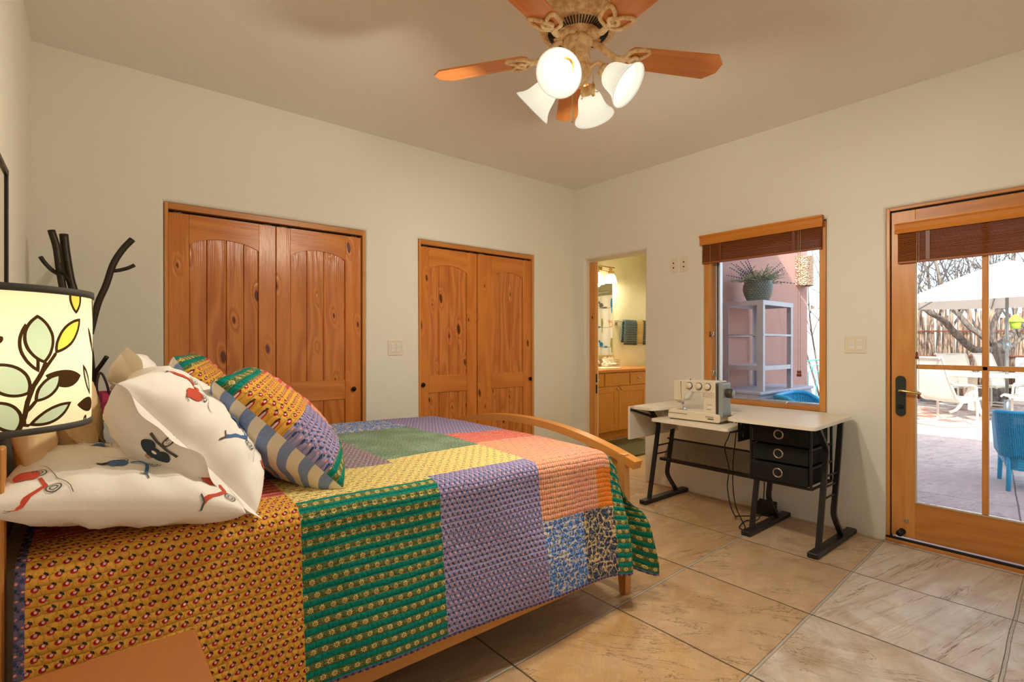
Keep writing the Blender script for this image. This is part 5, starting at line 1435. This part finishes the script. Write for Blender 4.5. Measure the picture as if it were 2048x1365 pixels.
for k in range(84):
    a = rr.uniform(0, 2 * pi); ln_ = rr.uniform(.10, .20) if k < 62 else rr.uniform(.24, .36); el = rr.uniform(.15, 1.2)
    if k >= 62: el = rr.uniform(.1, .95); a = rr.choice((-.6, -.3, 0, .2, 2.6, 3.0, 3.4, 1.2)) + rr.uniform(-.35, .35)
    base = Vector((.06 * math.cos(a), .06 * math.sin(a), .19)); dr_ = Vector((math.cos(a) * math.cos(el), math.sin(a) * math.cos(el), math.sin(el)))
    pts = [base + dr_ * ln_ * t + Vector((0, 0, -.05 * t * t)) for t in frange(0, 1, 5)]
    fo.tube(pts, [.003, .003, .0025, .002, .002, .0015], 5)
    if k >= 62:
        for j in range(7): fl_.ball(pts[2] + (pts[5] - pts[2]) * (j / 6), .0095 - j * .0006, 4, 0, (1, 1, .8))
    else:
        for j in range(7):
            p = pts[1] + (pts[5] - pts[1]) * (j / 6); sd = dr_.cross(Vector((0, 0, 1))).normalized() * (1 if j % 2 else -1)
            t_ = p + sd * .045 + dr_ * .03 + Vector((0, 0, rr.uniform(-.01, .03))); w_ = dr_ * .007
            fo.add([p - w_, t_, p + w_, (p + t_) / 2 + Vector((0, 0, .006))], [[0, 1, 3], [3, 1, 2]])
fo.build('foliage', plain('lavender_leaf', S(148, 162, 126), .8, 0, .2, 40), po, local=True); fl_.build('blossom', plain('lavender_blossom', S(112, 98, 140), .8, 0, .2, 60), po, local=True)
# wall sconce
ws = thing('wall_sconce', 'hammered copper half-round sconce on the sunlit pink stucco corner', 'wall light', (6.42, 2.42, 1.92))
def hammered():
    g = G('hammered_copper'); v = g.voro(g.tc(), 55); return g.out(g.mix(v, S(206, 178, 146), S(160, 128, 98)), .35, .7, g.bump(v, .01))
MB().lathe([(.135, 0), (.135, .34)], c=(6.47, 2.498, 1.93), n=20, a0=pi, a1=2 * pi).lathe([(.125, .33), (.125, .01)], c=(6.47, 2.498, 1.93), n=20, a0=pi, a1=2 * pi).lathe([(.135, 0), (.125, .01)], c=(6.47, 2.498, 1.93), n=20, a0=pi, a1=2 * pi).lathe([(.135, .34), (.125, .33)], c=(6.47, 2.498, 1.93), n=20, a0=pi, a1=2 * pi).build('shield', hammered(), ws)
MB().box(6.41, 6.53, 2.44, 2.499, 2.0, 2.12, 0, .01).build('lamp_holder', M_bronze, ws)

# turquoise wicker chairs and garden stool
def wicker(name, c):
    g = G(name); u, v = g.uv()
    a = ((u / .016).fr() - .5); b = ((v / .022 + (u / .016).fl() * .5).fr() - .5)
    h = 1.0 - a.sq() * 2.2 - b.sq() * 1.6
    n = g.noise(g.vec(u * 30, v * 30), 1, 2)
    hole = ((a.ab() > .38) * (b.ab() > .36)) * (g.noise(g.vec(u * 6, v * 5), 1, 2) > .46)
    s = g.bsdf(g.mix(n, tuple(q * .75 for q in c), c), .45, 0, g.bump(h, .010))
    tr = g.node('BsdfTransparent'); return g.end(g.mixs(hole, s, V(g, tr.outputs[0])))
TEAL = S(40, 186, 236)
M_wick = wicker('turquoise_wicker', TEAL); M_wickp = plain('turquoise_cane', TEAL, .45, 0, .1, 60)
def wicker_chair(label, loc, rz, seat, back):
    """local frame: the chair faces +x; seat height and back height in metres"""
    t = thing('wicker_chair', label, 'chair', loc, rz)
    w, dpt = .30, .50
    def shell(a, z):                                        # a: 0..1 from one arm front round the back to the other
        th = (a - .5) * 2; s_ = abs(th)
        x = -.27 + .52 * max(0, (s_ - .40) / .60) ** 1.15; y = w * math.copysign(min(1, s_ * 1.9) ** .9, th) * (1 + .14 * z * (1 - .6 * sst(.5, 1, s_)))
        top_ = lerp(back, seat + .20, sst(.50, .92, s_)); zz = lerp(seat - .06, top_, z)
        return Vector((x - .07 * z * (1 - s_ ** 2), y, zz))
    A_ = frange(0, 1, 40); Z_ = frange(0, 1, 14)
    b = MB(); b.grid(shell, A_, Z_, 0, lambda a, z: (a * 1.5, z * .4)); o = b.build('woven_back', M_wick, t, local=True)
    md = o.modifiers.new('thickness', 'SOLIDIFY'); md.thickness = .012
    MB().tube([shell(a, 1.0) for a in A_], .017, 8).build('rim', M_wickp, t, local=True)
    b = MB(); b.prism(rounded([(-.25, -.26), (.27, -.27), (.27, .27), (-.25, .26)], .08), seat - .03, seat); b.build('seat', M_wickp, t, local=True)
    b = MB()
    pr = rounded([(-.27, -.28), (.29, -.29), (.29, .29), (-.27, .28)], .08, 6); N = len(pr)
    b.grid(lambda i, z: Vector((*pr[int(i) % N], lerp(seat - .01, seat - .14 + .03 * math.cos(int(i) * .35), z))), list(range(N + 1)), frange(0, 1, 4), 0, lambda i, z: (i * .04, z * .16)); b.build('apron', M_wick, t, local=True)
    for x, y in ((.26, .26), (.26, -.26), (-.24, .25), (-.24, -.25)): MB().tube([(x * 1.04, y * 1.04, 0), (x, y, seat - .04)], [.017, .021], 8).build('leg', M_wickp, t, local=True)
    return t
c1 = at(2090, 4.55); wicker_chair('turquoise wicker armchair seen through the patio door, its back to the glass', c1, rad(12), .36, .70)
c2 = at(1585, 4.28); wicker_chair('turquoise wicker armchair just outside the window below the metal shelf', (4.85, 1.665, PZ), rad(-82), .40, .85)
gst = thing('garden_stool', 'turquoise pierced ceramic garden stool behind the wicker armchair', 'stool', at(2052, 5.35))
def stoolmat():
    g = G('pierced_turquoise_glaze'); x, y, z = g.xyz(); a = g.math('ARCTAN2', y, x)
    k = (z / .06).fl(); fx = (a * 2.9 + k * .5).fr() - .5; fy = (z / .06).fr() - .5
    hole = blob(fx, fy, 0, 0, .16, .26); hole2 = blob((fx + .5).fr() - .5, (fy + .5).fr() - .5, 0, 0, .10, .12)
    return g.out(g.mix(hole.mx(hole2), S(24, 172, 186), S(8, 60, 70)), .25, 0, g.bump(1.0 - hole.mx(hole2), .01))
MB().lathe([(.0001, 0), (.13, 0), (.145, .02), (.175, .12), (.19, .22), (.175, .33), (.150, .42), (.140, .44), (.0001, .45)], n=36).build('stool_body', stoolmat(), gst, local=True)

# sling chairs, table and parasol
M_ivory = plain('ivory_aluminium', (.62, .58, .48), .4, .0, .04); M_sling = plain('ivory_sling', (.70, .67, .57), .8, 0, .03)
def sling_chair(label, loc, rz, grp=None):
    t = thing('sling_chair', label, 'chair', loc, rz, grp); w = .29
    prof = [(-.50, 1.06), (-.46, 1.09), (-.42, 1.05), (-.33, .80), (-.22, .56), (-.14, .43), (-.04, .385), (.10, .40), (.28, .44), (.33, .43), (.36, .40)]
    P = spline([(x, 0, z) for x, z in prof], 5)
    for s_ in (-1, 1):
        MB().tube([(p.x, s_ * w, p.z) for p in P], .016, 8).build('side_rail', M_ivory, t, local=True)
        MB().tube(spline([(-.30, s_ * (w + .03), .70), (-.20, s_ * (w + .035), .665), (.05, s_ * (w + .035), .655), (.16, s_ * (w + .03), .62), (.19, s_ * (w + .02), .50), (.20, s_ * (w + .02), .10), (.16, s_ * (w + .02), .025), (-.05, s_ * (w + .02), .02), (-.38, s_ * (w + .02), .02)], 5), .017, 8).build('arm_and_runner', M_ivory, t, local=True)
    b = MB(); b.grid(lambda i, y: Vector((P[int(i)].x, y, P[int(i)].z - .02 * (1 - (y / w) ** 2))), list(range(5, len(P) - 4)), frange(-w, w, 6)); o = b.build('sling', M_sling, t, local=True)
    MB().tube([(-.38, -w - .02, .02), (-.38, w + .02, .02)], .016, 8).tube([(.19, -w - .02, .45), (.19, w + .02, .45)], .012, 8).tube([(-.46, -w, 1.085), (-.46, w, 1.085)], .014, 8).build('crossbar', M_ivory, t, local=True)
    return t
def ang(v): return math.atan2(v.y, v.x)
sling_chair('ivory sling chair in profile beside the left patio door stile', at(1893, 8.25), ang(cam_r) + .18)
sling_chair('ivory sling chair facing the house from behind the patio table', at(1934, 10.6), ang(-cam_f) - .1)
sling_chair('ivory sling chair at the near side of the table, turned away from the camera', at(2078, 8.3), ang(cam_f * .35 - cam_r))
sling_chair('ivory sling chair with its seat half under the patio table', at(2012, 10.75), ang(-cam_f + cam_r * .3))
TP = at(2014, 9.2)
ta = thing('patio_table', 'oval ivory patio table under the white parasol', 'table', TP, ang(cam_r))
MB().lathe([(.0001, .715), (.62, .715), (.65, .725), (.65, .745), (.62, .755), (.0001, .755)], M=Matrix.Diagonal((1.75, 1, 1, 1)), n=48).build('tabletop', M_ivory, ta, local=True)
for x in (-.62, .62):
    for s_ in (-1, 1): MB().tube(spline([(x, 0, .70), (x * 1.02, s_ * .06, .45), (x * 1.1, s_ * .22, .12), (x * 1.15, s_ * .36, .02)], 5), .028, 8).build('leg', M_ivory, ta, local=True)
    MB().box(x - .05, x + .05, -.05, .05, .10, .715, 0, .01).build('pedestal', M_ivory, ta, local=True)
um = thing('patio_umbrella', 'large white parasol on a grey pole through the patio table', 'umbrella', TP, .25)
M_canvas = None
def _cv():
    g = G('white_canvas'); d = g.node('BsdfDiffuse'); d.inputs[0].default_value = (.86, .85, .83, 1); t = g.node('BsdfTranslucent'); t.inputs[0].default_value = (.8, .76, .68, 1)
    return g.end(g.mixs(.3, V(g, d.outputs[0]), V(g, t.outputs[0])))
M_canvas = _cv(); M_pole = plain('grey_pole', (.22, .25, .26), .35, .6)
R_, zt_, ze_ = 1.72, 2.78, 2.03
b = MB(); N = 8
def canopy(a, r):
    f = a * N / (2 * pi); fr_ = f - math.floor(f); sag = (1 - abs(2 * fr_ - 1)) ; rr_ = R_ * r * (math.cos(pi / N) / math.cos((fr_ - .5) * 2 * pi / N))
    z = zt_ - (zt_ - ze_) * (r ** 1.15) + .10 * sag * r * r * (0 if r < .05 else 1) * -.6 + (.05 * sag if r > .99 else 0)
    return Vector((rr_ * math.cos(a), rr_ * math.sin(a), z))
b.grid(canopy, frange(0, 2 * pi, 64), frange(.02, 1, 10), smooth=False); o = b.build('canopy', M_canvas, um, local=True)
md = o.modifiers.new('thickness', 'SOLIDIFY'); md.thickness = .006
MB().lathe([(.0001, zt_ + .09), (.015, zt_ + .05), (.04, zt_ + .02), (.30, zt_ - .07)], n=16).build('vent_cap', M_canvas, um, local=True)
MB().cyl((0, 0, 0), (0, 0, zt_), .024, 12).build('pole', M_pole, um, local=True)
MB().lathe([(.024, 1.16), (.050, 1.20), (.055, 1.34), (.024, 1.36)], n=14).cyl((.04, 0, 1.28), (.14, 0, 1.30), .008, 6).build('crank_box', M_pole, um, local=True)
for k in range(8):
    a = 2 * pi * k / 8; p = canopy(a, .99); MB().tube([(0, 0, zt_ - .06), tuple(canopy(a, .5) - Vector((0, 0, .02))), tuple(p - Vector((0, 0, .02)))], .009, 6).build('rib', M_pole, um, local=True)
MB().lathe([(.0001, .0), (.26, .0), (.26, .06), (.05, .09), (.04, .30)], n=20).build('base', M_pole, um, local=True)

# fence of rough poles, trees, shrubs
def bark(name, a, b_):
    g = G(name); x, y, z = g.xyz(); n = g.noise(g.vec(x * 22, y * 22, z * 3), 1, 4, .65); n2 = g.noise(g.vec(x * 4, y * 4, z * .7), 1, 2)
    return g.out(g.mix(g.ss(n, .35, .65), a, g.mix(n2, b_, tuple(q * .75 for q in b_))), .95, 0, g.bump(n, .02))
fe = thing('pole_fence', 'rough grey-brown pole fence wired together behind the patio', 'fence', at(1960, 13.5, -.14))
b = MB(); rr = random.Random(3); s_ = -6.5
while s_ < 5.0:
    r_ = rr.uniform(.042, .075); s_ += r_
    p = at(1960, 13.5, -.14) + cam_r * s_ + cam_f * rr.uniform(-.03, .03); h_ = rr.uniform(2.05, 2.45); ln_ = rr.uniform(-.08, .08)
    b.tube([p, p + Vector((0, 0, h_ * .5)) + cam_r * ln_ * .5, p + Vector((0, 0, h_)) + cam_r * ln_], [r_, r_ * .95, r_ * .7], 7); s_ += r_ * .93
b.build('poles', bark('fence_bark', S(72, 56, 46), S(178, 150, 128)), fe)
for z in (.92, 1.58): MB().tube([at(1960, 13.38, z) + cam_r * -6.5, at(1960, 13.38, z) + cam_r * 5.0], .022, 6).build('wire_rail', plain('rust_rail', S(120, 66, 44), .8), fe)
M_bark = bark('tree_bark', S(70, 64, 62), S(136, 124, 114))
M_twig = plain('twig_bark', S(70, 66, 70), .9)
def tree(label, base, tr, h_, seed, limbs, depth=4, thick=.14, grp=None, lm=None):
    rr = random.Random(seed); t = thing('bare_tree', label, 'tree', base, 0, grp)
    tk_ = MB(); br = MB(); tw = MB()
    def grow(p, d, L, r, lv):
        n = 5; pts = [p]; 
        for i in range(n):
            d = (d + Vector((rr.uniform(-.22, .22), rr.uniform(-.22, .22), rr.uniform(-.10, .20)))).normalized(); pts.append(pts[-1] + d * L / n)
        rs = [lerp(r, r * .55, i / n) for i in range(n + 1)]
        (br if lv > 1 else tw).tube(pts, rs, 7 if lv > 2 else 5 if lv > 1 else 4)
        if lv <= 0: return
        for k in range(3 if lv > 1 else 4):
            i = rr.randint(2, n); ax = Vector((rr.uniform(-1, 1), rr.uniform(-1, 1), rr.uniform(-.3, .6))).normalized()
            grow(pts[i], (d * .75 + ax * .75).normalized(), L * rr.uniform(.5, .72), rs[i] * .62, lv - 1)
    top_ = base + Vector((0, 0, h_))
    tk_.tube(spline([base, base + Vector((.02, .03, h_ * .5)), top_ + Vector((0, 0, .05))], 4), [thick * 1.25, thick * 1.1, thick * 1.02, thick, thick, thick, thick, thick, thick * .9], 12)
    for P, r in limbs:
        pts = spline(P, 5); n = len(pts); br.tube(pts, [lerp(r, r * .45, i / (n - 1)) for i in range(n)], 9)
        for k in range(6):
            i = rr.randint(n // 2, n - 1); ax = Vector((rr.uniform(-1, 1), rr.uniform(-1, 1), rr.uniform(.0, .9))).normalized(); dd = (pts[-1] - pts[-3]).normalized()
            grow(pts[i], (dd * .5 + ax).normalized(), rr.uniform(.7, 1.2), r * .35, depth - 1)
    tk_.build('trunk', M_bark, t); br.build('limbs', lm or M_bark, t); tw.build('twigs', M_twig, t)
B0 = at(1992, 11.4, -.14)
def A2(px, y, d): return at(px, d, 1.25 - (y - 688) / 1024 * d)
fk = A2(1990, 700, 11.4)
tree('bare spreading tree with a low fork behind the patio table', B0, .15, fk.z + .14, 21, [
    ([fk, A2(1950, 700, 11.3), A2(1915, 672, 11.2), A2(1885, 640, 11.1), A2(1850, 618, 11.0), A2(1800, 560, 11.0), A2(1770, 480, 11)], .085),
    ([fk, A2(1965, 672, 11.5), A2(1940, 655, 11.6), A2(1915, 625, 11.7), A2(1890, 590, 11.8), A2(1870, 520, 12)], .075),
    ([fk, A2(1984, 670, 11.3), A2(1990, 640, 11.2), A2(2005, 610, 11.0), A2(2020, 560, 10.9), A2(2030, 490, 10.9)], .07),
    ([fk, A2(2005, 685, 11.6), A2(2035, 660, 11.8), A2(2070, 630, 12), A2(2100, 560, 12)], .085),
    ([fk, A2(2015, 700, 11.2), A2(2048, 672, 11.1), A2(2090, 650, 11)], .06)], 4, .155)
for i, (px, d, sd) in enumerate(((1815, 15.6, 31), (1895, 18.0, 32), (1960, 16.4, 33), (2035, 19.5, 34))):
    p = at(px, d, -.14); f_ = p + Vector((0, 0, 1.7))
    tree(('bare tree beyond the fence, nearest the door stile', 'bare tree beyond the fence, second from the door stile', 'bare tree beyond the fence behind the muntin', 'bare tree beyond the fence above the parasol peak')[i], p, .1, 1.7, sd,
         [([f_, f_ + cam_r * s2 * .4 + Vector((0, 0, .7)), f_ + cam_r * s2 * .9 + Vector((0, 0, 1.5)), f_ + cam_r * s2 * 1.3 + Vector((0, 0, 2.4))], .045) for s2 in (-1, -.3, .4, 1.1)], 3, .09, None, M_twig)
sp_ = at(1648, 8.6, -.14); f_ = sp_ + Vector((0, 0, .25))
tree('leggy bare shrub at the corner of the pink stucco wing', sp_, .03, .25, 41, [([f_, f_ + cam_r * a * .3 + Vector((0, 0, .8)), f_ + cam_r * a * .6 + Vector((0, 0, 1.6)), f_ + cam_r * a * .7 + Vector((0, 0, 2.5))], .018) for a in (-.8, -.4, 0, .5, .9, 1.3)], 3, .03)
# white garden wall, planter, lantern feeder, scrolled chair
M_gw = stucco('white_garden_wall', (.72, .72, .74))
gwp = at(2060, 12.9, -.14); b = MB(); B_ = frame(gwp + Vector((0, 0, .45)), cam_r, Vector((0, 0, 1))); b.M = B_; b.cbox((.62, .07, 0), (1.75, 1.04, .30), 0, .03); struct(b, 'wall_garden', M_gw)
gw2 = at(1660, 12.0, -.14); b = MB(); B_ = frame(gw2 + Vector((0, 0, .6)), cam_r, Vector((0, 0, 1))); b.M = B_; b.cbox((0, .5, 0), (2.6, 2.2, .25), 0, .03); struct(b, 'wall_garden_pale', M_gw)
pl_ = thing('planter', 'grey barrel planter with a green plant behind the sling chair', 'planter', at(1862, 12.3, -.14))
MB().lathe([(.0001, 0), (.20, 0), (.25, .35), (.27, .80), (.24, .82), (.0001, .78)], n=20).build('barrel', plain('grey_barrel', (.30, .33, .36), .6), pl_, local=True)
b = MB(); rr = random.Random(8)
for k in range(60):
    a = rr.uniform(0, 2 * pi); L = rr.uniform(.15, .42); p = Vector((.1 * math.cos(a), .1 * math.sin(a), .8)); q = p + Vector((L * math.cos(a), L * math.sin(a), rr.uniform(.0, .28))); w_ = Vector((-math.sin(a), math.cos(a), 0)) * .035
    b.add([p, (p + q) / 2 + w_, q, (p + q) / 2 - w_], [[0, 1, 2, 3]])
b.build('foliage', plain('planter_leaf', S(84, 132, 76), .7, 0, .25, 9), pl_, local=True)
bf = thing('bird_feeder', 'lime green lantern-shaped bird feeder hanging from the tree', 'bird feeder', at(2031, 10.9, 1.62))
M_lime = plain('lime_enamel', S(164, 200, 64), .4)
fbz = 1.25 - (658 - 688) / 1024 * 10.9
MB().lathe([(.0001, 0), (.075, 0), (.10, .15), (.10, .16), (.0001, .16)], c=(*at(2031, 10.9)[:2], fbz), n=16).build('cup', M_lime, bf)
MB().lathe([(.155, .15), (.15, .165), (.05, .27), (.025, .30), (.0001, .31)], c=(*at(2031, 10.9)[:2], fbz), n=16).lathe([(.155, .15), (.0001, .155)], c=(*at(2031, 10.9)[:2], fbz), n=16).build('roof', M_lime, bf)
MB().tube([(*at(2031, 10.9)[:2], fbz + .30), (*at(2031, 10.9)[:2], 2.75)], .006, 5).build('hanger', M_pole, bf)
gc = thing('garden_chair', 'turquoise scrolled metal garden chair beyond the stucco corner', 'chair', at(1632, 8.0), .4)
b = MB()
for k in range(5):
    y = -.22 + k * .11; b.tube([(.05, y, .42), (-.04, y, .62), (-.06, y, .85)], .008, 6)
    b.tube([(-.06 + .0 * t, y + .05 * math.cos(t), .92 + .06 * math.sin(t)) for t in [2 * pi * j / 12 for j in range(12)]], .007, 6, 0, True)
b.tube(spline([(-.02, -.26, .40), (-.06, -.27, .8), (-.07, -.15, 1.0), (-.07, 0, 1.05), (-.07, .15, 1.0), (-.06, .27, .8), (-.02, .26, .40)], 5), .013, 7)
M_tmet = plain('turquoise_metal', S(70, 190, 180), .4)
b.build('scrolled_back', M_tmet, gc, local=True)
MB().lathe([(.0001, .42), (.25, .42), (.26, .435), (.25, .45), (.0001, .45)], c=(.2, 0, 0), n=24).build('seat', M_tmet, gc, local=True)
for x, y in ((.02, -.22), (.02, .22), (.40, -.18), (.40, .18)): MB().tube([(x, y, 0), (lerp(x, .2, .2), y * .9, .43)], .012, 6).build('leg', M_tmet, gc, local=True)

GROUPS = dict(pillow='pillows at the head of the bed', patchwork_sham='patchwork shams at the head of the bed', sling_chair='sling chairs round the patio table', wicker_chair='turquoise wicker chairs on the patio',
              light_switch='rocker switch plates', wall_jack='jack plates by the bathroom doorway', wood_blind='wooden slat blinds', hand_towel='towels on the bathroom bar', power_cord='sewing machine cords', storage_cabinet='outdoor storage cabinets')
for o in sc.objects:
    k = o.name.split('.')[0]
    if o.parent is None and k in GROUPS: o['group'] = GROUPS[k]
    if o.parent is None and o.name.startswith('bare_tree') and 'beyond the fence' in o.get('label', ''): o['group'] = 'bare trees beyond the fence'
